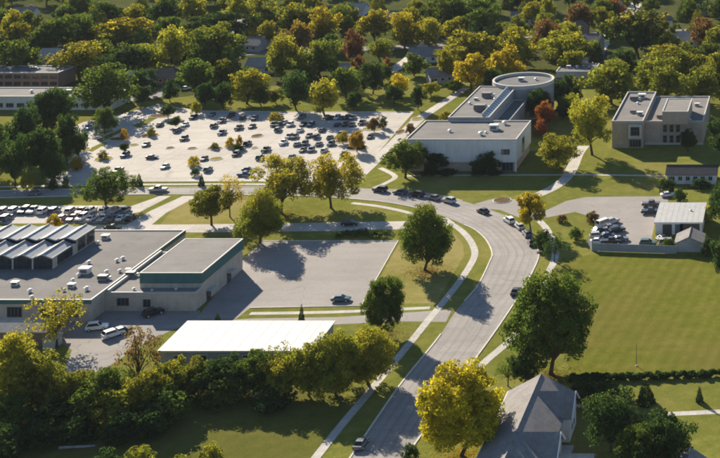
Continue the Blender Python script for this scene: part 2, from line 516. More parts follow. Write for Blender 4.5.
def ribbon(name, pts, width, z, mat, label=None, cat='path', n=8, px=True, h=0.0, gaps=(), gap_r=6.0):
    """flat (h = 0) or raised band along a line; gaps where a driveway crosses"""
    c = catmull([P(*p) if px else Vector(p) for p in pts], n) if n else [Vector(p) for p in pts]
    gp = [P(*g) for g in gaps]
    v, f = [], []
    last = None
    for i, p in enumerate(c):
        if any((p - g).length < gap_r for g in gp):
            last = None
            continue
        t = (c[min(i + 1, len(c) - 1)] - c[max(i - 1, 0)]).normalized()
        nn = Vector((-t.y, t.x, 0)) * width / 2
        a, b = p + nn, p - nn
        k = len(v)
        if h:
            v += [(a.x, a.y, 0), (a.x, a.y, z + h), (b.x, b.y, z + h), (b.x, b.y, 0)]
            if last is not None:
                for j in range(3):
                    f.append((last + j, k + j, k + j + 1, last + j + 1))
        else:
            v += [(a.x, a.y, z), (b.x, b.y, z)]
            if last is not None:
                f.append((last, last + 1, k + 1, k))
        last = k
    me = mesh_from(name, v, f, mat)
    o = obj(name, me)
    tag(o, label, cat if label else None, kind='structure')
    return o

# one sheet to the horizon
sheet('ground', [(-5000, -300), (5000, -300), (5000, 6000), (-5000, 6000)], 0.0, M['grass'], 'olive green autumn grass covering the whole neighbourhood', px=False)
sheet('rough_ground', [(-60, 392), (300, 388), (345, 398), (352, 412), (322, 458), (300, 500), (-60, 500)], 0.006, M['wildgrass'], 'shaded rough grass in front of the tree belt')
sheet('field_ground', smooth_px([(562, 258), (600, 254), (720, 254), (1000, 256), (1000, 372), (640, 376), (575, 378), (566, 360), (556, 320)], 1), 0.008, M['field'], 'wide mown field behind the long clipped hedge')
sheet('verge_ground', smooth_px([(398, 245), (420, 235), (452, 232), (463, 243), (464, 256), (452, 276), (436, 303), (392, 304), (366, 304)], 1), 0.006, M['dry'], 'dry tan lawn under the round green tree by the bend')
sheet('verge_ground', [(180, 200), (258, 200), (258, 225), (160, 225)], 0.006, M['dry'], 'dry tan verge between the two streets by the small trees')
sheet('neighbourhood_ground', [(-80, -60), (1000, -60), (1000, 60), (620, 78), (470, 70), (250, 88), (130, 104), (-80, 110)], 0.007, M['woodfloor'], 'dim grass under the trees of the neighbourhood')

road_pairs = [((335, 478), (392, 478)), ((350, 458), (405, 458)), ((377.6, 417), (434, 417)), ((403, 381), (459, 381)), ((438, 338), (490.5, 338)),
              ((456, 311), (511, 308)), ((477, 286.5), (526, 284)), ((489, 263), (537, 262)), ((492, 253), (538.5, 252)), ((486, 240), (534, 241)),
              ((475, 230), (524, 229)), ((462, 224), (508, 217)), ((445, 217), (482, 207)), ((420, 209), (450, 198)), ((390, 203), (415, 192)),
              ((352, 199), (365, 188.5)), ((300, 196), (305, 187)), ((245, 195), (248, 187)), ((150, 194.5), (152, 188)), ((60, 196.5), (60, 189.5)), ((-40, 199), (-40, 192))]
rL, rR = strip('road', [P(*a) for a, b in road_pairs], [P(*b) for a, b in road_pairs], 0.03, M['road'], 'pale concrete street that sweeps round the bend')
ribbon('kerb', [tuple(p) for p in rL], 0.32, 0.0, M['kerb'], n=0, h=0.13, gaps=[(448, 316), (452, 312), (445, 320), (452, 219), (442, 216), (190, 196), (170, 196)], gap_r=5.5)
ribbon('kerb', [tuple(p) for p in rR], 0.32, 0.0, M['kerb'], n=0, h=0.13, gaps=[(478, 206), (490, 210), (356, 188)], gap_r=5.5)

sheet('car_park', [(158, 104), (200, 111), (300, 112), (414, 112), (404, 123), (358, 176), (348, 182.5), (240, 181.5), (110, 182), (58, 186), (46, 182), (70, 160), (84, 142), (70, 128), (84, 122), (130, 112)], 0.016, M['concrete_lot'], 'large pale concrete car park with planted islands')
sheet('car_park', [(263, 241), (398, 241), (361, 306), (250, 308), (236, 319), (196, 319), (240, 262)], 0.016, M['lot'], 'nearly empty grey asphalt car park beside the gym')
sheet('driveway', [(196, 319.5), (236, 319.5), (250, 318.5), (340, 317), (452, 309.5), (446, 322), (400, 321.5), (336, 324.5), (180, 326), (150, 330)], 0.019, M['lot'], 'grey driveway between the asphalt car park and the white roofed building')
sheet('yard', [(40, 323), (96, 319), (106, 310.5), (200, 310.5), (200, 322), (172, 330), (140, 346), (100, 372), (62, 374), (72, 350), (52, 336), (40, 326)], 0.013, M['yard'], 'grey service yard behind the school building')
sheet('driveway', [(88, 225), (190, 224.5), (300, 223), (420, 221), (446, 217), (455, 223), (440, 228.5), (330, 231), (200, 232.5), (88, 232)], 0.019, M['drive'], 'bright concrete driveway passing behind the gym')
sheet('driveway', [(183, 196), (198, 196), (166, 213), (150, 226), (124, 226), (150, 211)], 0.013, M['drive'], 'slanting concrete driveway from the street to the school')
sheet('driveway', [(160, 196), (171, 196), (140, 212), (120, 216), (126, 208)], 0.012, M['drive'], 'narrow slanting driveway into the staff car park')
sheet('car_park', [(-40, 205.5), (126, 205.5), (134, 222), (100, 223), (-40, 224)], 0.010, M['drive'], 'staff car park full of cars beside the street')
sheet('driveway', [(352, 179), (362, 179), (426, 118), (470, 88), (462, 88), (418, 116), (412, 119)], 0.021, M['drive'], 'long straight concrete drive beside the white walled building')
sheet('driveway', smooth_px([(474, 204), (492, 199), (520, 199), (535, 205), (545, 211), (566, 201), (586, 197), (640, 196.5), (668, 196.5), (668, 210), (655, 222), (650, 247), (592, 247), (598, 230), (592, 217), (575, 212), (550, 217), (532, 219), (520, 218), (500, 210), (488, 209)], 1), 0.014, M['lot'], 'grey yard and driveway around the depot sheds')
ribbon('path', [(520, 200), (540, 194), (556, 186), (567, 177), (573, 166), (578, 154), (584, 146)], 3.6, 0.024, M['walk'], 'pale footpath curving up to the tan brick building')
ribbon('sidewalk', [(300, 478), (315.5, 458), (340, 427), (365.5, 396.5), (390, 367), (414, 338), (430, 318), (445.5, 299.5), (462, 278), (473, 260), (474.5, 250), (468.4, 238), (458, 228), (447, 222)], 1.7, 0.034, M['walk'], 'pale sidewalk following the inside of the bend', 'sidewalk')
ribbon('sidewalk', [(440, 400), (470, 378), (486, 361), (507, 343), (522, 326), (538, 295), (548, 274), (555, 258), (554, 244), (546, 228), (535, 217)], 1.8, 0.034, M['walk'], 'pale sidewalk on the outer side of the bend', 'sidewalk')
ribbon('sidewalk', [(405, 176), (440, 175.5), (540, 175), (600, 175), (665, 176)], 1.3, 0.022, M['walk'], 'thin straight sidewalk in front of the white walled building', 'sidewalk', 4)
ribbon('sidewalk', [(352, 203), (380, 206.5), (410, 213), (430, 220)], 1.5, 0.012, M['walk'], 'short sidewalk on the green wedge beside the street', 'sidewalk')
ribbon('sidewalk', [(-30, 187.6), (100, 185), (240, 184.2), (350, 185.4)], 1.4, 0.022, M['walk'], 'straight sidewalk along the edge of the big car park', 'sidewalk', 4)
ribbon('sidewalk', [(250, 313.5), (300, 312.8), (350, 311.5), (430, 307.8)], 1.5, 0.024, M['walk'], 'pale sidewalk strip south of the asphalt car park', 'sidewalk', 4)
ribbon('path', [(656, 414.5), (690, 413), (770, 409), (900, 404)], 1.6, 0.014, M['walk'], 'straight pale path across the lawn behind the hedge', 'path', 4)
ribbon('path', [(380, 168), (395, 176), (388, 182), (374, 188)], 1.6, 0.012, M['walk'], 'short path from the street towards the round tree', 'path', 4)
ribbon('kerb', [(263, 241), (398, 241), (361, 306), (250, 308)], 0.3, 0.0, M['kerb'], n=1, h=0.12)
ribbon('kerb', [(348, 182.5), (240, 181.5), (110, 182), (58, 186)], 0.3, 0.0, M['kerb'], n=1, h=0.12)
ribbon('kerb', [(200, 111), (300, 112), (414, 112)], 0.3, 0.0, M['kerb'], n=1, h=0.12)
for pts in ([(86, 150), (104, 142), (108, 143), (92, 152)], [(132, 126), (158, 114), (163, 115), (140, 128)], [(96, 140), (124, 128), (128, 129), (102, 142)], [(60, 172), (74, 158), (78, 158), (66, 173)]):
    sheet('grass_strip', pts, 0.024, M['grass'], 'slanting grass strip in the corner of the pale car park')
# streets of the neighbourhood behind
ribbon('road', [(-40, 62), (60, 60), (180, 56), (280, 52), (420, 46), (560, 36), (760, 28)], 8.0, 0.012, M['road'], 'residential street hidden between the trees of the neighbourhood', 'road', 4)
ribbon('road', [(40, 108), (120, 100), (165, 92), (205, 60), (235, 30), (255, 10)], 7.0, 0.015, M['road'], 'side street leading from the big car park into the trees', 'road', 4)
ribbon('road', [(360, 80), (400, 66), (430, 40), (450, 15)], 6.0, 0.016, M['drive'], 'narrow pale lane between the neighbourhood houses', 'road', 4)
ribbon('road', [(560, 84), (590, 60), (606, 40), (625, 18), (640, 0)], 6.0, 0.017, M['drive'], 'pale lane climbing past the houses behind the tan brick building', 'road', 4)

# ------------------------------------------------------------------ buildings
def window_s(parent, x0, x1, z0, z1, y, cols=1, rows=1, frame=None, name='window', depth=0.10):
    """window in a wall that faces the camera (-Y): frame proud of the wall, panes set back in it"""
    fm = frame or M['trim']
    t = 0.10
    m = MB()
    m.box(x0, x1, y - depth, y + 0.02, z0, z0 + t).box(x0, x1, y - depth, y + 0.02, z1 - t, z1)
    m.box(x0, x0 + t, y - depth, y + 0.02, z0 + t, z1 - t).box(x1 - t, x1, y - depth, y + 0.02, z0 + t, z1 - t)
    w = m.build(name, fm, parent)
    cw = (x1 - x0 - 2 * t) / cols; rh = (z1 - z0 - 2 * t) / rows
    for i in range(cols):
        for j in range(rows):
            bx('pane', x0 + t + i * cw + 0.04, x0 + t + (i + 1) * cw - 0.04, y - 0.035, y + 0.02, z0 + t + j * rh + 0.03, z0 + t + (j + 1) * rh - 0.03, M['glass'], w)
    return w

def window_e(parent, y0, y1, z0, z1, x, cols=1, frame=None, name='window', depth=0.10):
    """the same in a wall that faces +X"""
    fm = frame or M['trim']
    t = 0.10
    m = MB()
    m.box(x - 0.02, x + depth, y0, y1, z0, z0 + t).box(x - 0.02, x + depth, y0, y1, z1 - t, z1)
    m.box(x - 0.02, x + depth, y0, y0 + t, z0 + t, z1 - t).box(x - 0.02, x + depth, y1 - t, y1, z0 + t, z1 - t)
    w = m.build(name, fm, parent)
    cw = (y1 - y0 - 2 * t) / cols
    for i in range(cols):
        bx('pane', x - 0.02, x + 0.035, y0 + t + i * cw + 0.04, y0 + t + (i + 1) * cw - 0.04, z0 + t + 0.03, z1 - t - 0.03, M['glass'], w)
    return w

def flat_block(parent, x0, x1, y0, y1, z0, z1, wall, roof, cop=None, ph=0.22, pt=0.28, wname='wall'):
    w = bx(wname, x0, x1, y0, y1, z0, z1 - 0.05, wall, parent)
    r = bx('roof', x0 + pt, x1 - pt, y0 + pt, y1 - pt, z1 - 0.05, z1, roof, parent)
    m = MB()
    c = 0.06
    m.box(x0 - c, x1 + c, y0 - c, y0 + pt, z1 - 0.05, z1 + ph).box(x0 - c, x1 + c, y1 - pt, y1 + c, z1 - 0.05, z1 + ph)
    m.box(x0 - c, x0 + pt, y0 + pt, y1 - pt, z1 - 0.05, z1 + ph).box(x1 - pt, x1 + c, y0 + pt, y1 - pt, z1 - 0.05, z1 + ph)
    m.build('parapet', cop or M['coping'], r)
    return w, r

def roof_unit(parent, x, y, z, s, kind=0):
    if kind == 0:      # box unit with a lid and a side grille
        u = bx('roof_unit', x - s, x + s, y - s * 0.7, y + s * 0.7, z, z + s * 1.1, M['vent'], parent)
        bx('lid', x - s * 1.1, x + s * 1.1, y - s * 0.8, y + s * 0.8, z + s * 1.1, z + s * 1.22, M['vent'], u)
        bx('grille', x - s * 0.7, x + s * 0.7, y - s * 0.74, y - s * 0.7, z + s * 0.25, z + s * 0.9, M['vent_dark'], u)
    elif kind == 1:    # round mushroom vent
        u = MB().cyl(x, y, z, z + s * 0.9, s * 0.5, 12).build('roof_vent', M['vent'], parent)
        MB().cyl(x, y, z + s * 0.9, z + s * 1.25, s * 0.95, 12, s * 0.35).build('cap', M['vent'], u)
    else:              # dark air handler
        u = bx('air_handler', x - s * 1.3, x + s * 1.3, y - s * 0.8, y + s * 0.8, z + 0.2, z + s * 1.3, M['vent_dark'], parent)
        bx('duct', x + s * 1.3, x + s * 2.2, y - s * 0.4, y + s * 0.4, z + 0.25, z + s * 0.9, M['vent'], u)
        bx('curb', x - s * 1.1, x + s * 1.1, y - s * 0.6, y + s * 0.6, z, z + 0.2, M['vent'], u)

# --- school: flat main block, folded roof hall, low annex and gym with green fascia
AX0, AX1, AY0, AY1, AZ = -216.0, -154.3, 283.0, 326.4, 4.6
sch = empty('school_building', (-175, 283, 0))
tag(sch, 'low flat roofed school with folded glass gable hall on its roof', 'school')
def in_sch(fn):
    return fn
flat_o = MB().box(AX0, AX1, AY0, AY1, 0, AZ - 0.05)
def child_world(o, parent):
    o.parent = parent
    o.matrix_parent_inverse = Matrix.Translation(-Vector(parent.location))
    return o
_before = set(COL.objects)
def adopt(parent):
    """re-anchor parts built in place coordinates under their thing"""
    for o in list(COL.objects):
        if o.parent == parent and o not in _done:
            o.matrix_parent_inverse = Matrix.Translation(-Vector(parent.location))
            _done.add(o)
_done = set()
flat_block(sch, AX0, AX1, AY0, AY1, 0, AZ, M['beige_wall'], M['roof'])
bx('fascia', AX0, AX1 + 0.09, AY0 - 0.09, AY0 - 0.062, AZ - 0.75, AZ + 0.1, M['green_fascia'], sch)
bx('fascia', AX1 + 0.062, AX1 + 0.09, 313.2, AY1, AZ - 0.75, AZ + 0.1, M['green_fascia'], sch)
for x in (-158.5, -163.5, -171, -178, -185, -192):
    window_s(sch, x - 1.6, x + 1.6, 1.0, 3.2, AY0, 4, 1, M['dark_metal'])
# folded hall
bay = 4.63; SX = -173.0
nb = 7
for i in range(nb):
    x1 = SX - i * bay; x0 = x1 - bay; xm = (x0 + x1) / 2
    for (ya, yb, zv, za) in ((301.0, 309.6, 7.15, 8.1), (310.6, 319.2, 7.9, 8.65)):
        for (xa, xb, z_a, z_b) in ((x0, xm, zv, za), (xm, x1, za, zv)):
            t = 0.16
            v = [(xa, ya - 0.35, z_a), (xb, ya - 0.35, z_b), (xb, yb + 0.2, z_b), (xa, yb + 0.2, z_a)]
            v += [(p[0], p[1], p[2] - t) for p in v]
            obj('roof_panel', mesh_from('roof_panel', v, [(0, 1, 2, 3), (7, 6, 5, 4), (0, 4, 5, 1), (1, 5, 6, 2), (2, 6, 7, 3), (3, 7, 4, 0)], M['fold_roof']), sch)
        MB().tube([(xm, ya - 0.42, za + 0.03), (xm, yb + 0.2, za + 0.03)], [0.17, 0.17], 6).build('ridge_cap', M['coping'], sch)
        MB().tube([(x1, ya - 0.42, zv + 0.05), (x1, yb + 0.2, zv + 0.05)], [0.2, 0.2], 6).build('valley_gutter', M['coping'], sch)
        # gable edge trim
        MB().tube([(x0, ya - 0.4, zv), (xm, ya - 0.4, za), (x1, ya - 0.4, zv)], [0.13, 0.13, 0.13], 5).build('gable_trim', M['coping'], sch)
    zb = AZ
    # glass gable wall of the front row: frame with panes
    fr = MB().box(x0 - 0.16, x0 + 0.16, 300.86, 301.2, zb, 7.1).build('post', M['coping'], sch)
    g = obj('gable_glass', mesh_from('gable_glass', [(x0 + 0.16, 301.05, zb), (x1 - 0.16, 301.05, zb), (x1 - 0.16, 301.05, 7.05), (xm, 301.05, 7.9), (x0 + 0.16, 301.05, 7.05)], [(0, 1, 2, 3, 4)], M['glass']), sch)
    for k in (1, 2, 3):
        xx = x0 + bay * k / 4
        bx('mullion', xx - 0.05, xx + 0.05, 300.95, 301.04, zb, 7.1 + (0.75 if k == 2 else 0.35), M['dark_metal'], g)
    bx('transom', x0 + 0.17, x1 - 0.17, 300.93, 301.035, zb + 1.15, zb + 1.28, M['dark_metal'], g)
    # clerestory of the back row
    obj('clerestory', mesh_from('clerestory', [(x0, 310.75, 6.9), (x1, 310.75, 6.9), (x1, 310.75, 7.9), (xm, 310.75, 8.5), (x0, 310.75, 7.9)], [(0, 1, 2, 3, 4)], M['glass']), sch)
XL = SX - nb * bay
bx('hall_back', XL, SX - 0.02, 310.8, 319.0, AZ, 7.85, M['beige_wall'], sch)
bx('hall_deck', XL, SX - 0.3, 301.4, 310.7, AZ, 6.9, M['beige_wall'], sch)
bx('hall_end', SX - 0.28, SX, 301.1, 302.8, AZ, 7.05, M['beige_wall'], sch)
bx('hall_end', SX - 0.28, SX, 309.2, 310.75, AZ, 7.05, M['beige_wall'], sch)
for (ya, yb, zt) in ((302.85, 309.15, 6.95), (311.4, 314.8, 7.7), (315.2, 318.6, 7.7)):
    bx('side_window', SX - 0.27, SX + 0.03, ya, yb, AZ + 0.35, zt, M['glass'], sch)
    for k in range(1, 5):
        yy = ya + (yb - ya) * k / 5
        bx('mullion', SX + 0.03, SX + 0.09, yy - 0.05, yy + 0.05, AZ + 0.3, zt, M['dark_metal'], sch)
# annex and gym
BY0 = 288.6
flat_block(sch, AX1 + 0.07, -134.2, BY0, 313.0, 0, 4.0, M['beige_wall'], M['roof_gym'], ph=0.2, wname='annex_wall')
GX0, GX1, GY0, GY1, GZ = -148.0, -134.18, 291.5, 312.9, 7.3
bx('gym_wall', GX0, GX1 - 0.02, GY0, GY1, 3.98, 5.0, M['beige_wall'], sch)
bx('gym_fascia', GX0 - 0.05, GX1 + 0.12, GY0 - 0.05, GY1 + 0.05, 5.0, GZ - 0.02, M['green_fascia'], sch)
gr = bx('gym_roof', GX0 + 0.2, GX1 - 0.15, GY0 + 0.2, GY1 - 0.2, GZ - 0.02, GZ + 0.05, M['roof_gym'], sch)
m = MB(); m.box(GX0 - 0.1, GX1 + 0.17, GY0 - 0.1, GY0 + 0.2, GZ - 0.02, GZ + 0.12).box(GX0 - 0.1, GX1 + 0.17, GY1 - 0.2, GY1 + 0.1, GZ - 0.02, GZ + 0.12)
m.box(GX0 - 0.1, GX0 + 0.2, GY0 + 0.2, GY1 - 0.2, GZ - 0.02, GZ + 0.12).box(GX1 - 0.15, GX1 + 0.17, GY0 + 0.2, GY1 - 0.2, GZ - 0.02, GZ + 0.12)
m.build('roof_edge', M['coping'], gr)
bx('parapet', AX1 + 0.1, AX1 + 0.75, BY0 + 0.3, 312.9, 4.0, 4.62, M['coping'], sch)
window_s(sch, -151.6, -149.0, 1.2, 2.9, BY0, 3, 1, M['dark_metal'])
window_s(sch, -145.8, -144.2, 0.9, 2.6, BY0, 2, 1, M['dark_metal'])
for yy in (294.0, 304.5):
    d = bx('door', -134.2, -134.05, yy, yy + 1.9, 0, 2.2, M['door'], sch)
    bx('canopy', -134.18, -132.7, yy - 0.4, yy + 2.3, 2.45, 2.62, M['coping'], sch)
    bx('handle', -134.05, -134.0, yy + 0.85, yy + 0.95, 0.95, 1.15, M['vent'], d)
for (x, y, s, k) in ((105.5, 238.5, 0.8, 0), (98, 244, 0.6, 1), (117, 261.5, 0.55, 1), (123, 259.5, 0.6, 1), (89, 263.5, 0.6, 1), (85, 273, 1.1, 0), (79, 276, 0.6, 1),
                     (106.8, 273, 0.6, 1), (120, 272, 0.55, 1), (103, 279.5, 0.8, 2), (71.6, 287, 0.7, 0), (86.7, 290, 0.65, 1), (15, 285, 0.7, 0), (30, 292, 0.6, 1), (32, 298, 0.5, 1), (64, 291, 0.5, 1), (73, 281, 0.5, 1)):
    q = P(x, y, AZ); roof_unit(sch, q.x, q.y, AZ, s, k)
for (x, y, s, k) in ((130.6, 276, 0.8, 2), (134, 290, 0.45, 1), (128, 271, 0.5, 0), (152, 291, 0.35, 1), (176, 290, 0.4, 1)):
    q = P(x, y, 4.0); roof_unit(sch, q.x, q.y, 4.0, s, k)
adopt(sch)

# --- long white roofed building
wb = empty('white_roofed_hall', (-113, 261, 0))
tag(wb, 'long low hall with a plain bright white roof behind the tree belt', 'building')
X0, X1, Y0, Y1 = -128.7, -97.6, 260.5, 273.0
bx('wall', X0 + 0.3, X1 - 0.3, Y0 + 0.3, Y1 - 0.3, 0, 3.55, M['grey_siding'], wb)
nP = 12
pw = (X1 - X0) / nP
for i in range(nP):      # single membrane sheets of the roof, lapped
    xa = X0 + i * pw
    v = [(xa, Y0 - 0.2, 3.75), (xa + pw, Y0 - 0.2, 3.75), (xa + pw, Y1 + 0.2, 4.35), (xa, Y1 + 0.2, 4.35)]
    v += [(a, b, c - 0.2) for a, b, c in v]
    obj('roof_sheet', mesh_from('roof_sheet', v, [(0, 1, 2, 3), (7, 6, 5, 4), (0, 4, 5, 1), (1, 5, 6, 2), (2, 6, 7, 3), (3, 7, 4, 0)], M['roof_white']), wb)
    if i:
        MB().tube([(xa, Y0 - 0.19, 3.755), (xa, Y1 + 0.19, 4.355)], [0.03, 0.03], 5).build('roof_seam', M['roof_white'], wb)
bx('fascia', X0 - 0.08, X1 + 0.05, Y0 - 0.28, Y0 - 0.21, 3.45, 3.77, M['vent'], wb)
v = [(X1 - 0.29, Y0 + 0.3, 3.55), (X1 - 0.29, Y1 - 0.3, 3.55), (X1 - 0.29, Y1 - 0.3, 4.12), (X1 - 0.29, Y0 + 0.3, 3.58)]
obj('end_wall', mesh_from('end_wall', v, [(0, 1, 2, 3)], M['grey_siding']), wb)
for i in range(6):
    window_s(wb, X0 + 3 + i * 4.6, X0 + 5.2 + i * 4.6, 1.2, 2.7, Y0 + 0.3, 2, 1)
bx('door', X1 - 0.3, X1 - 0.2, 266, 268.6, 0, 2.5, M['door'], wb)
adopt(wb)

# --- white walled centre building with wing and round drum
cb_ = empty('white_walled_hall', (-101, 390, 0))
tag(cb_, 'white walled flat roofed hall with a wing reaching back to a round drum', 'building')
CX0, CX1, CY0, CY1, CZ = -118.3, -85.0, 389.7, 410.8, 9.5
flat_block(cb_, CX0, CX1, CY0, CY1, 2.9, CZ, M['white_wall'], M['roof'], ph=0.35)
bx('base_wall', CX0 + 0.5, CX1 - 0.5, CY0 + 0.8, CY1 - 0.1, 0, 2.9, M['pink_base'], cb_)
for (a, b, k) in ((-98.5, -94.5, 4), (-113, -110.5, 2), (-89.5, -86.2, 3)):
    window_s(cb_, a, b, 0.1, 2.6, CY0 + 0.8, k, 1, M['dark_metal'], 'entrance_window')
window_s(cb_, -89.6, -87.0, 5.2, 6.8, CY0, 3, 1, M['dark_metal'])
for i in range(12):
    xx = CX0 + (i + 0.5) * (CX1 - CX0) / 12
    bx('wall_rib', xx - 0.07, xx + 0.07, CY0 - 0.07, CY0 + 0.0, 3.0, CZ - 0.1, M['white_wall'], cb_)
window_e(cb_, 397.5, 400.5, 3.4, 7.8, CX1, 2, M['dark_metal'])
bx('column', CX1 - 0.5, CX1 - 0.05, CY0 + 0.05, CY0 + 0.5, 0, 2.9, M['white_wall'], cb_)
bx('column', CX0 + 0.05, CX0 + 0.5, CY0 + 0.05, CY0 + 0.5, 0, 2.9, M['white_wall'], cb_)
# wing
WZ = 10.6
WXa = P(450, 116, WZ).x; WXb = P(488, 119, WZ).x
WY0 = CY1 + 0.1; WY1 = P(485, 87, WZ).y
flat_block(cb_, WXa, WXb, WY0, WY1, 0, WZ, M['grey_concrete'], M['roof'], ph=0.3, wname='wing_wall')
# glazed strip along the wing's roof edge, and a lower side aisle
v = [(WXb - 2.4, WY0 + 1, WZ + 0.95), (WXb - 0.5, WY0 + 1, WZ + 0.02), (WXb - 0.5, WY1 - 4, WZ + 0.02), (WXb - 2.4, WY1 - 4, WZ + 0.95), (WXb - 2.4, WY0 + 1, WZ), (WXb - 2.4, WY1 - 4, WZ)]
sk = obj('skylight', mesh_from('skylight', v, [(0, 1, 2, 3), (0, 3, 5, 4), (0, 4, 1), (3, 2, 5)], M['skylight']), cb_)
for k in range(16):
    yy = WY0 + 1 + (WY1 - WY0 - 5) * k / 15
    MB().tube([(WXb - 2.4, yy, WZ + 1.0), (WXb - 0.5, yy, WZ + 0.06)], [0.09, 0.09], 5).build('glazing_bar', M['coping'], sk)
MB().tube([(WXb - 2.45, WY0 + 0.9, WZ + 1.0), (WXb - 2.45, WY1 - 3.9, WZ + 1.0)], [0.22, 0.22], 6).build('ridge_bar', M['coping'], sk)
flat_block(cb_, WXb + 0.07, WXb + 4.6, WY0 + 0.1, WY1 - 6, 0, 7.4, M['grey_concrete'], M['roof_dark'], ph=0.3, wname='aisle_wall')
for (x, y, s, k) in ((480, 110, 1.4, 2), (487, 97, 1.2, 2), (495, 100, 0.6, 1), (470, 104, 0.6, 1), (476, 100, 0.6, 0)):
    q = P(x, y, WZ); roof_unit(cb_, q.x, q.y, WZ, s, k)
for (x, y, s, k) in ((494, 129.5, 1.3, 0), (505, 124.5, 1.0, 1), (481, 135, 0.9, 1), (450, 132, 0.7, 1), (486, 133, 0.5, 1)):
    q = P(x, y, CZ); roof_unit(cb_, q.x, q.y, CZ, s, k)
# drum
DZ = 10.9
dc = P(523.5, 81.5, DZ); DR = 30.0 / SC(81.5, DZ)
MB().cyl(dc.x, dc.y, 0, DZ - 0.1, DR, 56).build('drum_wall', M['grey_concrete'], cb_)
MB().cyl(dc.x, dc.y, DZ - 0.1, DZ, DR - 0.5, 56).build('drum_roof', M['roof_dark'], cb_)
v, f = [], []
for k in range(56):
    a = 2 * math.pi * k / 56
    for rr, zz in ((DR + 0.1, DZ - 0.4), (DR + 0.1, DZ + 0.9), (DR - 0.55, DZ + 0.9), (DR - 0.55, DZ - 0.3)):
        v.append((dc.x + rr * math.cos(a), dc.y + rr * math.sin(a), zz))
for k in range(56):
    for j in range(3):
        f.append((k * 4 + j, ((k + 1) % 56) * 4 + j, ((k + 1) % 56) * 4 + j + 1, k * 4 + j + 1))
obj('drum_parapet', mesh_from('drum_parapet', v, f, M['coping']), cb_)
roof_unit(cb_, dc.x - 1, dc.y + 1, DZ, 1.0, 0); roof_unit(cb_, dc.x + 4, dc.y + 2, DZ, 0.7, 1)
adopt(cb_)

# --- tan brick building on the right
tb = empty('tan_brick_building', (-60, 415, 0))
tag(tb, 'tan brick two storey building with a framed square bay window', 'building')
TY = F * H / (148.0 - PY)          # front wall
s0 = SC(148)
TZ = 8.2
xa, xb_, xc, xd = (612 - PX) / s0, (643 - PX) / s0, (652 - PX) / s0, (702 - PX) / s0
yb1 = P(625, 93, TZ).y
flat_block(tb, xa, xb_, TY, yb1, 0, TZ, M['brick'], M['roof'], ph=0.5)
flat_block(tb, xb_ + 0.07, xd, TY + 4, yb1 - 2, 0, TZ - 1.0, M['brick'], M['roof'], ph=0.4, wname='wing_wall')
pxa, pxb = (661 - PX) / SC(115, TZ + 3), (687 - PX) / SC(115, TZ + 3)
pya, pyb = P(670, 112, TZ + 3).y, P(670, 99, TZ + 3).y
flat_block(tb, pxa, pxb, pya, pyb, TZ - 1, TZ + 3, M['brick'], M['roof_gym'], ph=0.2, wname='penthouse_wall')
# framed bay
bxa, bxb = (628.5 - PX) / s0, (642 - PX) / s0
m = MB(); zf0, zf1 = 3.3, 7.6
m.box(bxa, bxb, TY - 0.9, TY, zf1 - 0.7, zf1).box(bxa, bxb, TY - 0.9, TY, zf0, zf0 + 0.7).box(bxa, bxa + 0.7, TY - 0.9, TY, zf0 + 0.7, zf1 - 0.7).box(bxb - 0.7, bxb, TY - 0.9, TY, zf0 + 0.7, zf1 - 0.7)
fr = m.build('bay_frame', M['coping'], tb)
window_s(tb, bxa + 0.75, bxb - 0.75, zf0 + 0.75, zf1 - 0.75, TY, 3, 2, M['dark_metal'])
window_s(tb, bxa + 0.3, bxb - 0.3, 0.3, 2.6, TY, 4, 1, M['dark_metal'])
for xm in (664.5, 671, 677.5):
    for (z0, z1) in ((0.6, 2.9), (4.0, 6.3)):
        xw = (xm - PX) / SC(146)
        window_s(tb, xw - 0.65, xw + 0.65, z0, z1, TY + 4, 1, 2, M['dark_metal'])
bx('plinth', xb_ + 0.08, xd + 0.1, TY + 3.7, TY + 4, 0, 0.5, M['coping'], tb)
for (x, y, s, k) in ((634, 100, 1.0, 2), (642, 98, 1.2, 0), (633, 113, 0.7, 2), (640, 115, 0.9, 0), (645, 109, 0.6, 1), (650, 99, 0.8, 0), (638, 104, 0.6, 1)):
    q = P(x, y, TZ)
    if q.x < xb_ - 1.5: roof_unit(tb, q.x, q.y, TZ, s, k)
for (x, y, s, k) in ((660, 118, 0.8, 2), (690, 121, 0.6, 1), (697, 106, 0.8, 0), (666, 119.5, 0.6, 0)):
    q = P(x, y, TZ - 1); roof_unit(tb, q.x, q.y, TZ - 1, s, k)
adopt(tb)

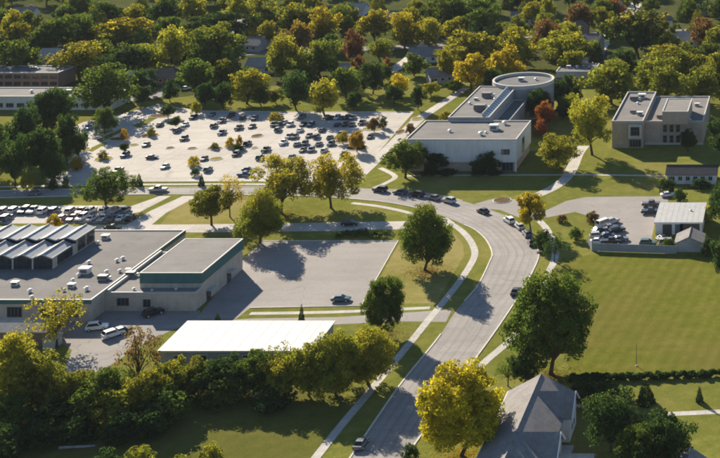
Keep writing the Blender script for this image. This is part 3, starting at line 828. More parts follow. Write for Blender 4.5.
# --- gabled houses and sheds
def gable(name, loc, rz, w, d, hw, rise, wall, roof, label, cat='house', over=0.5, wins=2, chimney=True, group=None, door=True, hip=0.0):
    """ridge along local X (length w), depth d; front faces local -Y"""
    t = empty(name, loc, rz)
    tag(t, label, cat, group)
    MB().box(-w / 2, w / 2, -d / 2, d / 2, 0, hw).build('wall', wall, t)
    for s in (-1, 1):
        x = s * (w / 2 - 0.02)
        if not hip:
            obj('gable_wall', mesh_from('gable_wall', [(x, -d / 2, hw), (x, d / 2, hw), (x, 0, hw + rise)], [(0, 1, 2)], wall), t)
    zo = rise * over / (d / 2)
    for s in (-1, 1):
        e = w / 2 + over
        v = [(-e, s * (d / 2 + over), hw - zo + 0.08), (e, s * (d / 2 + over), hw - zo + 0.08), (e - hip, 0, hw + rise + 0.08), (-e + hip, 0, hw + rise + 0.08)]
        v += [(a, b, c - 0.14) for a, b, c in v]
        fs = [(0, 1, 2, 3), (7, 6, 5, 4), (0, 4, 5, 1), (1, 5, 6, 2), (2, 6, 7, 3), (3, 7, 4, 0)]
        me = mesh_from('roof', v, fs, roof)
        o = obj('roof', me, t)
        if s == -1 and chimney:
            MB().box(w * 0.2, w * 0.2 + 0.8, 0.3, 1.1, hw + rise * 0.5, hw + rise + 0.9).build('chimney', M['redbrick'], o)
        if hip:
            pass
    if hip:
        for s in (-1, 1):
            e = s * (w / 2 + over)
            obj('roof', mesh_from('roof', [(e, -d / 2 - over, hw - zo + 0.08), (e, d / 2 + over, hw - zo + 0.08), (e - s * hip, 0, hw + rise + 0.08)], [(0, 1, 2)], roof), t)
    MB().tube([(-w / 2 - over + hip, 0, hw + rise + 0.1), (w / 2 + over - hip, 0, hw + rise + 0.1)], [0.12, 0.12], 5).build('ridge_cap', roof, t)
    for i in range(wins):
        xx = -w / 2 + w * (i + 0.75) / (wins + 0.5)
        window_s(t, xx - 0.7, xx + 0.7, 0.9, min(2.3, hw - 0.3), -d / 2, 2, 1)
    if door:
        bx('door', -w / 2 + 0.5, -w / 2 + 1.5, -d / 2 - 0.05, -d / 2 + 0.02, 0, 2.1, M['door'], t)
    if hw > 4.5:
        for i in range(wins):
            xx = -w / 2 + w * (i + 0.75) / (wins + 0.5)
            window_s(t, xx - 0.6, xx + 0.6, 3.4, 4.7, -d / 2, 2, 1)
    return t

# long dark roofed cottage row behind the depot
q = P(691.5, 184); s = SC(184)
gable('long_cottage', (q.x, q.y + 3.5, 0), 0, 49 / s, 7.0, 2.9, 1.5, M['siding'], M['shingle_dark'], 'long low white cottage with a near black roof beside the depot', 'cottage', wins=6, chimney=False)
# depot shed: shallow metal roof
q = P(676, 235); s = SC(235)
dep = empty('depot_shed', (q.x, q.y, 0)); tag(dep, 'wide grey metal roofed depot shed with a dark open bay', 'shed')
dx0, dx1 = (654 - PX) / s, (703 - PX) / s
dy0 = q.y; dy1 = P(680, 203, 3.6).y
bx('wall', dx0 + 0.3, dx1 - 0.3, dy0 + 0.4, dy1 - 0.3, 0, 3.2, M['siding'], dep)
nR = 9
for i in range(nR):
    a = dx0 + (dx1 - dx0) * i / nR; b = dx0 + (dx1 - dx0) * (i + 1) / nR - 0.04
    v = [(a, dy0, 3.3), (b, dy0, 3.3), (b, dy1, 3.75), (a, dy1, 3.75)]
    v += [(p[0], p[1], p[2] - 0.12) for p in v]
    obj('roof_sheet', mesh_from('roof_sheet', v, [(0, 1, 2, 3), (7, 6, 5, 4), (0, 4, 5, 1), (1, 5, 6, 2), (2, 6, 7, 3), (3, 7, 4, 0)], M['metal_roof']), dep)
bx('fascia', dx0 - 0.05, dx1 + 0.05, dy0 - 0.08, dy0 - 0.01, 2.95, 3.36, M['trim'], dep)
bx('bay_opening', dx1 - 6.0, dx1 - 0.9, dy0 + 0.33, dy0 + 0.42, 0, 2.8, M['door'], dep)
bx('roller_door', dx0 + 2.2, dx0 + 4.6, dy0 + 0.33, dy0 + 0.42, 0, 2.6, M['dark_metal'], dep)
bx('roller_door', dx0 + 5.4, dx0 + 7.4, dy0 + 0.33, dy0 + 0.42, 0, 2.6, M['blue'], dep)
roof_unit(dep, (dx0 + dx1) / 2 + 2.5, (dy0 + dy1) / 2 + 1, 3.5, 0.4, 1)
adopt(dep)
q = P(689, 252); s = SC(252)
gable('garage', (q.x, q.y + 3.2, 0), math.radians(90), 6.4, 27 / s, 2.3, 1.5, M['grey_siding'], M['shingle'], 'small grey gabled garage at the end of the panel fence', 'garage', wins=0, chimney=False, door=False, over=0.35)
# house in the foreground: main ridge along Y with two cross gables
hs = empty('corner_house', (-48.2, 230, 0)); tag(hs, 'grey shingled house with two cross gables beside the yellow tree', 'house')
hx0, hx1, hm, hy0, hy1, hw, hr = -53.7, -42.6, -48.15, 211.0, 241.5, 4.7, 2.9
bx('wall', hx0, hx1, hy0, hy1, 0, hw, M['siding'], hs)
for yv in (hy0 + 0.02, hy1 - 0.02):
    obj('gable_wall', mesh_from('gable_wall', [(hx0, yv, hw), (hx1, yv, hw), (hm, yv, hw + hr)], [(0, 1, 2)], M['siding']), hs)
def slope(name, v, mat, par, t=0.16):
    v = [Vector(p) for p in v]
    v2 = v + [p - Vector((0, 0, t)) for p in v]
    n = len(v)
    return obj(name, mesh_from(name, v2, [tuple(range(n)), tuple(reversed(range(n, 2 * n)))] + [(i, n + i, n + (i + 1) % n, (i + 1) % n) for i in range(n)], mat), par)
ov = 0.55; zo = hr * ov / (hm - hx0)
ya, yb_ = hy0 - 0.4, hy1 + 0.4
slope('roof', [(hx0 - ov, ya, hw - zo), (hm, ya, hw + hr), (hm, yb_, hw + hr), (hx0 - ov, yb_, hw - zo)], M['shingle'], hs)
slope('roof', [(hm, ya, hw + hr), (hx1 + ov, ya, hw - zo), (hx1 + ov, yb_, hw - zo), (hm, yb_, hw + hr)], M['shingle'], hs)
MB().tube([(hm, ya, hw + hr + 0.03), (hm, yb_, hw + hr + 0.03)], [0.13, 0.13], 5).build('ridge_cap', M['shingle'], hs)
bx('gutter', hx0 - ov - 0.14, hx0 - ov - 0.01, ya, yb_, hw - zo - 0.18, hw - zo - 0.02, M['trim'], hs)
for yc in (235.2, 220.6):
    half = 3.9; xe = hx1 + 1.5; zr = hw + hr - 0.02
    k = zr - (hw - 0.25)
    for sgn in (-1, 1):
        slope('cross_roof', [(hm + 0.05, yc, zr), (xe + 0.5, yc, zr), (xe + 0.5, yc + sgn * half, zr - k), (hx1 - 0.2, yc + sgn * half, zr - k)] if sgn > 0 else
              [(xe + 0.5, yc, zr), (hm + 0.05, yc, zr), (hx1 - 0.2, yc - half, zr - k), (xe + 0.5, yc - half, zr - k)], M['shingle'], hs)
    bx('cross_wall', hx1, xe, yc - half + 0.5, yc + half - 0.5, 0, hw - 0.2, M['siding'], hs)
    obj('cross_gable', mesh_from('cross_gable', [(xe, yc - half + 0.5, hw - 0.2), (xe, yc + half - 0.5, hw - 0.2), (xe, yc, zr - 0.25)], [(0, 1, 2)], M['siding']), hs)
    for sgn in (-1, 1):
        MB().tube([(xe + 0.56, yc, zr - 0.06), (xe + 0.56, yc + sgn * half, zr - k - 0.06)], [0.14, 0.14], 5).build('barge_board', M['trim'], hs)
    window_e(hs, yc - 1.6, yc - 0.2, 0.9, 2.4, xe, 2); window_e(hs, yc + 0.3, yc + 1.7, 0.9, 2.4, xe, 2)
for yy in (227.0, 229.5):
    window_e(hs, yy, yy + 1.3, 0.9, 2.5, hx1, 2)
bx('porch_slab', hx1 + 0.02, hx1 + 2.6, 225.6, 230.2, 0, 0.35, M['walk'], hs)
adopt(hs)
q = P(572, 470)
gable('garden_garage', (q.x + 1.0, q.y - 2.6, 0), 0, 5.5, 6.0, 2.4, 1.6, M['siding'], M['shingle_pale'], 'pale roofed garden garage next to the corner house', 'garage', wins=1, chimney=False)
q = P(688, 490)
gable('garden_house', (q.x, q.y, 0), math.radians(90), 8.0, 7.0, 2.6, 2.2, M['siding'], M['shingle'], 'house with a grey gable behind the dark round shrubs', 'house', wins=1, chimney=False)
# small outbuilding by the service yard
q = P(18, 346)
gable('yard_outbuilding', (q.x, q.y + 3.0, 0), 0, 11.5, 6.0, 3.2, 1.3, M['redbrick'], M['shingle_pale'], 'small outbuilding with a pale roof beside the service yard', 'outbuilding', wins=2, chimney=False)
q = P(49, 349)
gable('yard_kiosk', (q.x, q.y + 1.2, 0), math.radians(90), 3.0, 2.4, 2.2, 0.8, M['grey_siding'], M['metal_roof'], 'tiny blue grey kiosk leaning by the service yard', 'kiosk', wins=0, chimney=False, door=False, over=0.2)

# long buildings in the neighbourhood, far side of the conifers
def long_block(name, xl, xr, ybase, hh, depth, wall, roof, label, wins=9, z=None):
    q0, q1 = P(xl, ybase), P(xr, ybase)
    t = empty(name, ((q0.x + q1.x) / 2, q0.y, 0)); tag(t, label, 'building')
    flat_block(t, q0.x, q1.x, q0.y, q0.y + depth, 0, hh, wall, roof, ph=0.3)
    for i in range(wins):
        xx = q0.x + (q1.x - q0.x) * (i + 0.5) / wins
        for z0 in ([0.9] if hh < 5 else [0.9, hh / 2 + 0.7]):
            window_s(t, xx - 1.3, xx + 1.3, z0, z0 + 1.5, q0.y, 3, 1, M['dark_metal'])
    for i in range(3):
        roof_unit(t, q0.x + (q1.x - q0.x) * (0.25 + 0.22 * i), q0.y + depth * 0.5, hh, 0.8, i % 3)
    adopt(t)
long_block('long_school_block', -60, 112, 110, 4.6, 13, M['white_wall'], M['roof'], 'long low block with pale band wall behind the dark conifers', 16)
long_block('long_brown_block', -50, 58, 88, 5.6, 12, M['redbrick'], M['roof_dark'], 'long dark brown block behind the low pale banded one', 12)
long_block('blue_roofed_block', 556, 594, 84, 4.6, 14, M['grey_siding'], M['roof_dark'], 'low grey block behind the round drum', 5)

wallm = [M['siding'], M['grey_siding'], M['tan_siding'], M['redbrick'], M['siding']]
roofm = [M['shingle'], M['shingle_brown'], M['shingle_pale'], M['shingle_dark']]
houses = [  # px, py of the front base, width px, roof, wall, yaw, two storeys, label
    (159, 85, 28, 1, 3, 6, 0, 'brown hip roofed brick house beyond the big car park'),
    (249, 52, 24, 0, 1, -12, 0, 'grey roofed house squeezed between two big green trees'),
    (258, 74, 26, 2, 0, 4, 0, 'wide pale roofed house below the squeezed one'),
    (423, 63, 32, 0, 0, 3, 0, 'white house with a slate roof behind the lane'),
    (437, 84, 24, 0, 1, 28, 0, 'grey roofed house at the bend of the pale lane'),
    (520, 25, 20, 0, 0, 5, 0, 'white house peeping out above the olive trees'),
    (577, 40, 18, 1, 3, 20, 1, 'brown brick house beside the climbing lane'),
    (592, 54, 16, 0, 1, -10, 1, 'tall grey house beside the climbing lane'),
    (600, 68, 18, 3, 2, 12, 0, 'tan house with a dark roof below the climbing lane'),
    (676, 46, 26, 2, 2, 6, 0, 'tan house with a pale roof beyond the row of olive trees'),
    (705, 52, 22, 0, 0, -8, 1, 'white two storey house beyond the row of olive trees'),
    (660, 27, 22, 1, 0, 10, 0, 'white house with a brown roof among far trees'),
    (62, 62, 24, 3, 0, 4, 0, 'white house with a dark roof past the brown block'),
    (46, 64, 18, 2, 2, 0, 0, 'tan house with a pale roof past the brown block'),
    (135, 88, 22, 2, 0, 14, 0, 'white house with a pale roof beside the side street'),
    (344, 80, 22, 2, 3, 0, 0, 'brick house with a pale roof behind the red crowned tree'),
    (350, 16, 26, 2, 0, 0, 0, 'white house with a pale roof on the far street'),
    (20, 20, 20, 0, 0, 8, 0, 'white house with a grey roof on the far street'),
    (118, 24, 20, 3, 2, 8, 0, 'tan house with a dark roof on the far street'),
    (255, 20, 20, 1, 0, -8, 0, 'white house with a brown roof on the far street'),
    (395, 24, 20, 0, 1, -8, 0, 'grey house with a grey roof on the far street'),
    (465, 30, 20, 1, 2, 5, 0, 'tan house with a brown roof on the far street'),
    (610, 14, 20, 2, 1, 5, 0, 'grey house with a pale roof on the far street'),
    (700, 16, 20, 3, 1, 5, 0, 'grey house with a dark roof on the far street'),
]
HOUSE_SPOTS = []
for (x, y, w, ri, wi, yaw, two, lab) in houses:
    s = SC(y); q = P(x, y); wd = w / s
    gable('suburban_house', (q.x, q.y + 4.5, 0), math.radians(yaw), wd, 8.5, 5.4 if two else 3.0, 2.4, wallm[wi], roofm[ri], lab, 'house', wins=3, hip=2.6 if ri == 1 else 0)
    HOUSE_SPOTS.append((q.x, q.y + 4.5, wd * 0.5 + 3.5))

# ------------------------------------------------------------------ trees
def leaf_cloud(centres, radii, per, leaf, rng, squash=0.75, out_from=None, droop=0.0):
    """many small diamond leaves gathered in clumps; returns verts, faces, tone (clump/leaf tone, turning tone)"""
    V, T = [], []
    zs = centres[:, 2]
    zmin, zmax = zs.min(), zs.max()
    for c, r in zip(centres, radii):
        n = max(6, int(per * (r / radii.mean()) ** 2))
        d = rng.normal(size=(n, 3)); d /= np.linalg.norm(d, axis=1, keepdims=True) + 1e-9
        rad = rng.uniform(0.45, 1.08, n) ** 0.6
        p = c + d * (r * rad)[:, None] * np.array([1, 1, squash])
        if droop: p[:, 2] -= droop * rng.uniform(0, 1, n) ** 2 * r
        nrm = d * 0.75 + rng.normal(size=(n, 3)) * 0.5 + np.array([0, 0, 0.35])
        nrm /= np.linalg.norm(nrm, axis=1, keepdims=True) + 1e-9
        a = np.cross(nrm, rng.normal(size=(n, 3))); a /= np.linalg.norm(a, axis=1, keepdims=True) + 1e-9
        b = np.cross(nrm, a)
        sz = leaf * rng.uniform(0.55, 1.35, n)[:, None]
        q = np.stack([p - a * sz, p - b * sz * 0.62, p + a * sz, p + b * sz * 0.62], axis=1)
        V.append(q.reshape(-1, 3))
        ct = rng.uniform(0, 1); tt = rng.uniform(0, 1)
        t1 = np.clip(0.4 * ct + 0.6 * rng.uniform(0, 1, n), 0, 1)
        hz = (c[2] - zmin) / max(zmax - zmin, 1e-6)
        t2 = np.clip(0.35 * tt + 0.4 * hz + 0.3 * rng.uniform(0, 1, n), 0, 1)
        T.append(np.stack([t1, t2], axis=1))
    return np.concatenate(V), np.concatenate(T)

def leaf_mesh(name, V, T, mat):
    n = len(V) // 4
    me = bpy.data.meshes.new(name)
    me.vertices.add(len(V)); me.loops.add(4 * n); me.polygons.add(n)
    me.vertices.foreach_set('co', V.astype(np.float32).ravel())
    me.loops.foreach_set('vertex_index', np.arange(4 * n, dtype=np.int32))
    me.polygons.foreach_set('loop_start', np.arange(0, 4 * n, 4, dtype=np.int32))
    me.polygons.foreach_set('loop_total', np.full(n, 4, dtype=np.int32))
    me.materials.append(mat)
    at = me.attributes.new('tone', 'FLOAT_COLOR', 'FACE')
    c = np.ones((n, 4), dtype=np.float32); c[:, 0] = T[:, 0]; c[:, 1] = T[:, 1]; c[:, 2] = 0
    at.data.foreach_set('color', c.ravel())
    me.update(); me.validate()
    return me

def proto_broadleaf(seed, nlobe, nclump, per, leaf, base=0.14, belly=0.45, lobe_r=0.2, irr=0.12, fill=1.0):
    """unit tree: height 1, crown diameter 1; big lobes carry small leaf clumps on their outer side"""
    rng = np.random.default_rng(seed)
    cs, rs = [], []
    zc = base + (1.0 - base) * belly
    lobes = []
    for i in range(nlobe):
        u = (i + 0.5) / nlobe
        ct = 1 - 1.8 * u
        ph = i * 2.399963 + rng.normal() * 0.35
        st = math.sqrt(max(0, 1 - ct * ct))
        R_ = lobe_r * rng.uniform(0.75, 1.25)
        k = 1 + rng.normal() * irr
        rx = max(0.5 * k - R_, 0.05)
        rz = max(((1.0 - zc) if ct > 0 else (zc - base)) * (1 + rng.normal() * irr * 0.6) - R_ * 0.8, 0.02)
        lobes.append((np.array((st * math.cos(ph) * rx, st * math.sin(ph) * rx, zc + ct * rz)), R_))
    lobes.append((np.array((0, 0, zc + 0.05)), lobe_r * 1.1))
    for (c, R_) in lobes:
        for j in range(nclump):
            u = (j + 0.5) / nclump
            ct = 1 - 1.9 * u; ph = j * 2.399963 + rng.uniform(0, 6.3)
            st = math.sqrt(max(0, 1 - ct * ct))
            d = np.array((st * math.cos(ph), st * math.sin(ph), ct * 0.85))
            r = R_ * rng.uniform(0.28, 0.5)
            p = c + d * R_ * rng.uniform(0.62, 0.98)
            if p[2] < base * 0.8: continue
            cs.append(p); rs.append(r)
    cs = np.array(cs); rs = np.array(rs)
    V, T = leaf_cloud(cs, rs, per, leaf, rng)
    crown = leaf_mesh('crown', V, T, M['leaf'])
    m = MB()
    lean = rng.normal(size=2) * 0.015
    tr = 0.020 + 0.006 * rng.uniform()
    fork = base + 0.10
    m.tube([(0, 0, -0.01), (0, 0, 0.02), (lean[0], lean[1], fork * 0.6), (lean[0] * 2, lean[1] * 2, fork), (lean[0] * 2, lean[1] * 2, zc + 0.15)], [tr * 1.6, tr * 1.15, tr, tr * 0.9, tr * 0.35], 8)
    for (c, R_) in lobes:
        z0 = fork * rng.uniform(0.75, 1.05)
        mid = (c[0] * 0.45 + lean[0] * 2, c[1] * 0.45 + lean[1] * 2, z0 + (c[2] - z0) * 0.62)
        m.tube([(lean[0] * 2, lean[1] * 2, z0), mid, tuple(c)], [tr * 0.5, tr * 0.34, tr * 0.1], 5)
    trunk = m.mesh('trunk', M['bark'], True)
    return crown, trunk

def proto_conifer(seed, tiers, per, leaf):
    rng = np.random.default_rng(seed)
    cs, rs = [], []
    for t in range(tiers):
        h = 0.10 + 0.87 * t / tiers
        rad = 0.5 * (1 - (h - 0.08) / 0.95) ** 0.85
        n = max(2, int(11 * rad / 0.5) + 1)
        for k in range(n):
            a = 2 * math.pi * (k + 0.5 * (t % 2)) / n + rng.normal() * 0.15
            rr = rad * rng.uniform(0.55, 0.9)
            cs.append((rr * math.cos(a), rr * math.sin(a), h + rng.normal() * 0.015 - rad * 0.12)); rs.append(0.05 + 0.11 * rad)
    cs.append((0, 0, 0.97)); rs.append(0.03)
    V, T = leaf_cloud(np.array(cs), np.array(rs), per, leaf, rng, 0.6, droop=0.5)
    m = MB(); m.tube([(0, 0, -0.01), (0, 0, 0.4), (0, 0, 0.96)], [0.028, 0.02, 0.004], 7)
    return leaf_mesh('crown', V, T, M['needle']), m.mesh('trunk', M['bark'], True)

def proto_shrub(seed, nclump, per, leaf):
    rng = np.random.default_rng(seed)
    cs, rs = [], []
    for i in range(nclump):
        u = (i + 0.5) / nclump; ct = 1 - 1.15 * u; ph = i * 2.399963 + rng.normal() * 0.3
        st = math.sqrt(max(0, 1 - ct * ct)); sh = rng.uniform(0.6, 0.9) * (1 + rng.normal() * 0.1)
        r = rng.uniform(0.11, 0.18)
        cs.append((st * math.cos(ph) * (0.5 * sh - r * 0.3), st * math.sin(ph) * (0.5 * sh - r * 0.3), max(0.12, 0.22 + ct * 0.75 * sh))); rs.append(r)
    V, T = leaf_cloud(np.array(cs), np.array(rs), per, leaf, rng)
    m = MB()
    for k in range(5):
        a = k * 1.3; m.tube([(0.03 * math.cos(a), 0.03 * math.sin(a), -0.02), (0.16 * math.cos(a), 0.16 * math.sin(a), 0.35), (0.28 * math.cos(a), 0.28 * math.sin(a), 0.7)], [0.022, 0.015, 0.006], 5)
    return leaf_mesh('foliage', V, T, M['leaf']), m.mesh('stem', M['bark'], True)

HERO = [proto_broadleaf(100 + i, nl, 26, 60, 0.0135, base=0.05, belly=b, lobe_r=lr, irr=ir) for i, (nl, b, lr, ir) in enumerate(((24, 0.44, 0.17, 0.10), (20, 0.40, 0.19, 0.14), (28, 0.48, 0.155, 0.12)))]
MID = [proto_broadleaf(200 + i, nl, 17, 40, 0.021, base=bs, belly=b, lobe_r=lr, irr=ir) for i, (nl, bs, b, lr, ir) in enumerate(((16, 0.15, 0.42, 0.19, 0.14), (13, 0.12, 0.4, 0.21, 0.18), (18, 0.18, 0.5, 0.17, 0.14), (14, 0.13, 0.38, 0.2, 0.2), (16, 0.16, 0.55, 0.18, 0.16), (12, 0.10, 0.42, 0.22, 0.2)))]
BUSHY = [proto_broadleaf(250 + i, nl, 17, 40, 0.021, base=0.02, belly=b, lobe_r=lr, irr=ir) for i, (nl, b, lr, ir) in enumerate(((18, 0.42, 0.19, 0.16), (15, 0.5, 0.2, 0.2), (20, 0.38, 0.17, 0.18)))]
FAR = [proto_broadleaf(300 + i, nl, 13, 34, 0.027, base=bs, belly=b, lobe_r=lr, irr=ir) for i, (nl, bs, b, lr, ir) in enumerate(((13, 0.08, 0.42, 0.2, 0.14), (11, 0.05, 0.4, 0.23, 0.18), (15, 0.10, 0.5, 0.19, 0.14), (12, 0.06, 0.36, 0.21, 0.2), (14, 0.08, 0.55, 0.2, 0.16), (10, 0.04, 0.45, 0.24, 0.2)))]
THIN = [proto_broadleaf(400 + i, 15, 10, 12, 0.022, base=0.18, belly=0.48, lobe_r=0.17, irr=0.2) for i in range(2)]
AIRY = [proto_broadleaf(450 + i, nl, 22, 34, 0.0155, base=0.13, belly=0.46, lobe_r=0.155, irr=0.2) for i, nl in enumerate((18, 22))]
CON = [proto_conifer(500 + i, 13, 46, 0.028) for i in range(2)]
SHR = [proto_shrub(600 + i, 30, 60, 0.042) for i in range(3)]
KIND = {'hero': HERO, 'mid': MID, 'bushy': BUSHY, 'airy': AIRY, 'far': FAR, 'thin': THIN, 'con': CON, 'shr': SHR}

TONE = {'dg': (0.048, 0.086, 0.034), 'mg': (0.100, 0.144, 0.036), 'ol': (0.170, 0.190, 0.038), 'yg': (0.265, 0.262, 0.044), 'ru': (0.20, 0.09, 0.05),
        'ye': (0.50, 0.405, 0.034), 'go': (0.32, 0.21, 0.024), 'rd': (0.27, 0.09, 0.042), 'br': (0.15, 0.095, 0.05)}
TREES = []
def tree(x0, x1, yt, yb, tone, turn=0.0, kind='mid', label=None, group=None, vary=0.12, name=None, cat=None, wscale=1.0, pi=None):
    s = SC(yb); q = P((x0 + x1) / 2, yb)
    w = (x1 - x0) / s * wscale; h = (yb - yt) / s
    return plant(q.x, q.y, w, h, tone, turn, kind, label, group, vary, name, cat, pi)

def plant(x, y, w, h, tone, turn, kind, label, group, vary=0.12, name=None, cat=None, pi=None):
    cr, tk = KIND[kind][R.randrange(len(KIND[kind])) if pi is None else pi]
    nm = name or {'con': 'conifer_tree', 'shr': 'shrub'}.get(kind, 'broadleaf_tree')
    t = empty(nm, (x, y, 0), R.uniform(0, 6.28))
    tag(t, label, cat or {'con': 'conifer', 'shr': 'shrub'}.get(kind, 'tree'), group)
    c = TONE[tone]
    k = 1 + R.uniform(-vary, vary)
    a = obj(cr.name.split('.')[0], cr, t)
    a.scale = (w, w * R.uniform(0.92, 1.08), h)
    a.color = (c[0] * k * R.uniform(0.92, 1.08), c[1] * k, c[2] * k, turn)
    b = obj(tk.name.split('.')[0], tk, t)
    ts = (w + h) * 0.5
    b.scale = (w, w, h)
    TREES.append((x, y, w * 0.5))
    return t

# --- trees one can point to
T_ = tree
T_(400, 450, 205, 270, 'mg', 0.22, 'hero', 'round dark green tree on dry lawn inside the road bend', pi=0, vary=0)
T_(362, 406, 275, 335, 'mg', 0.0, 'hero', 'dark green tree where the driveway meets the sidewalk', pi=2, vary=0)
T_(508, 594, 272, 374, 'mg', 0.12, 'hero', 'huge dense green tree at the corner of the mown field', pi=0, vary=0.0)
T_(416, 508, 366, 456, 'ye', 0.25, 'hero', 'big bright yellow tree beside the corner house', pi=2, vary=0.0)
T_(237, 283, 191, 243, 'ol', 0.3, 'hero', 'olive green conical tree in front of the bright driveway')
T_(192, 231, 183, 225, 'ol', 0.15, 'mid', 'small leaning olive green tree on the dry verge')
T_(217, 243, 172, 217, 'br', 0.55, 'thin', 'thin orange brown tree on the dry verge')
T_(250, 312, 155, 213, 'ol', 0.42, 'airy', 'wide yellow green tree beside the street, gold on top')
T_(304, 358, 154, 208, 'ol', 0.5, 'airy', 'wide dark tree with a golden crown beside the street')
T_(82, 130, 168, 208, 'mg', 0.1, 'airy', 'spreading green tree between the street and staff car park')
T_(384, 427, 139, 178, 'mg', 0.05, 'mid', 'round green tree at the corner of the white walled hall')
T_(566, 618, 95, 155, 'yg', 0.3, 'airy', 'tall airy yellow green tree on the lawn by the footpath')
T_(536, 579, 135, 170, 'yg', 0.1, 'mid', 'round light green tree beside the white walled hall')
T_(514, 548, 192, 233, 'yg', 0.65, 'mid', 'small golden tree beside parked cars on the bend')
T_(533, 556, 100, 130, 'rd', 0.2, 'mid', 'orange red tree at the end of the white walled hall')
T_(533, 548, 119, 136, 'rd', 0.0, 'shr', 'bright red bush at the end of the white walled hall')
T_(26, 88, 291, 348, 'yg', 0.3, 'thin', 'airy yellow green tree over the service yard', wscale=1.0)
T_(532, 552, 228, 250, 'dg', 0.0, 'shr', 'dark bush beside the sidewalk on the bend')
T_(542, 566, 232, 262, 'dg', 0.0, 'thin', 'thin dark tree over the sidewalk on the bend')
T_(568, 584, 226, 240, 'mg', 0.1, 'shr', 'green bush on the lawn beside the depot yard')
T_(585, 601, 210, 222, 'br', 0.2, 'shr', 'brownish bush at the edge of the depot yard')
T_(556, 568, 214, 222, 'br', 0.1, 'shr', 'low brown bush beside the depot driveway')
T_(672, 688, 187, 202, 'dg', 0.0, 'shr', 'dark round bush behind the depot shed')
T_(656, 678, 178, 192, 'dg', 0.0, 'shr', 'dark bush at the end of the long cottage')
T_(690, 712, 178, 188, 'dg', 0.0, 'shr', 'dark low bush in front of the long cottage')
T_(703, 713, 205, 222, 'ye', 0.4, 'shr', 'yellow bush beside the depot shed')
T_(704, 745, 180, 232, 'dg', 0.0, 'mid', 'dark tree shading the end of the depot shed')
T_(712, 740, 225, 285, 'dg', 0.0, 'mid', 'dark tree at the edge of the mown field by the garage')
T_(700, 716, 235, 256, 'dg', 0.0, 'shr', 'dark bush against the grey garage')
T_(660, 676, 236, 250, 'mg', 0.0, 'shr', 'green bush between the depot shed and garage')
T_(678, 698, 128, 152, 'dg', 0.05, 'mid', 'small dark tree against the tan brick wall')
T_(424, 450, 153, 173, 'dg', 0.0, 'mid', 'small dark tree against the white wall near the green tree')
T_(470, 500, 153, 174, 'dg', 0.0, 'mid', 'small dark tree against the white wall near the entrance')
for (a, b) in ((421, 458), (470, 502)):
    T_(a, (a + b) / 2 + 1, 169, 174.5, 'dg', 0, 'shr', 'low clipped dark bush along the white wall', 'bushes along the white wall')
    T_((a + b) / 2 - 1, b, 169, 174.5, 'dg', 0, 'shr', 'low clipped dark bush along the white wall', 'bushes along the white wall')
T_(706, 740, 118, 160, 'dg', 0.0, 'mid', 'dark tree beside the tan brick building')
T_(722, 760, 130, 180, 'dg', 0.0, 'mid', 'dark tree at the corner of the long cottage')
T_(634, 657, 379, 403, 'dg', 0.0, 'con', 'broad dark conifer on the lawn behind the hedge')
T_(695, 704, 385, 402, 'dg', 0.0, 'con', 'slim young conifer on the lawn beside the path')
T_(582, 640, 388, 452, 'dg', 0.12, 'mid', 'large dark round tree next to the corner house')
T_(614, 660, 424, 474, 'mg', 0.1, 'mid', 'mid green round tree in front of the large dark one')
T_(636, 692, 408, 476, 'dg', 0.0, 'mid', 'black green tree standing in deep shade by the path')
T_(566, 598, 376, 404, 'dg', 0.0, 'shr', 'dark hedge bush behind the corner house')
T_(588, 625, 380, 408, 'dg', 0.0, 'shr', 'dark bush below the end of the clipped hedge')
T_(496, 520, 356, 386, 'mg', 0.0, 'thin', 'thin olive tree beside the outer sidewalk')
T_(508, 542, 348, 386, 'dg', 0.0, 'mid', 'dark green tree between the sidewalk and the corner house')
T_(400, 420, 442, 464, 'dg', 0.0, 'shr', 'dark bush at the kerb below the yellow tree')
T_(298, 305, 303, 321, 'dg', 0.0, 'con', 'lone dark columnar shrub beside the white roof', name='columnar_shrub', cat='shrub', vary=0)
T_(213, 222, 312, 325, 'dg', 0.0, 'con', 'small dark conifer at the white roof in the gym shadow')
T_(46, 62, 212, 228, 'go', 0.5, 'shr', 'orange red and yellow bush behind the staff car park')
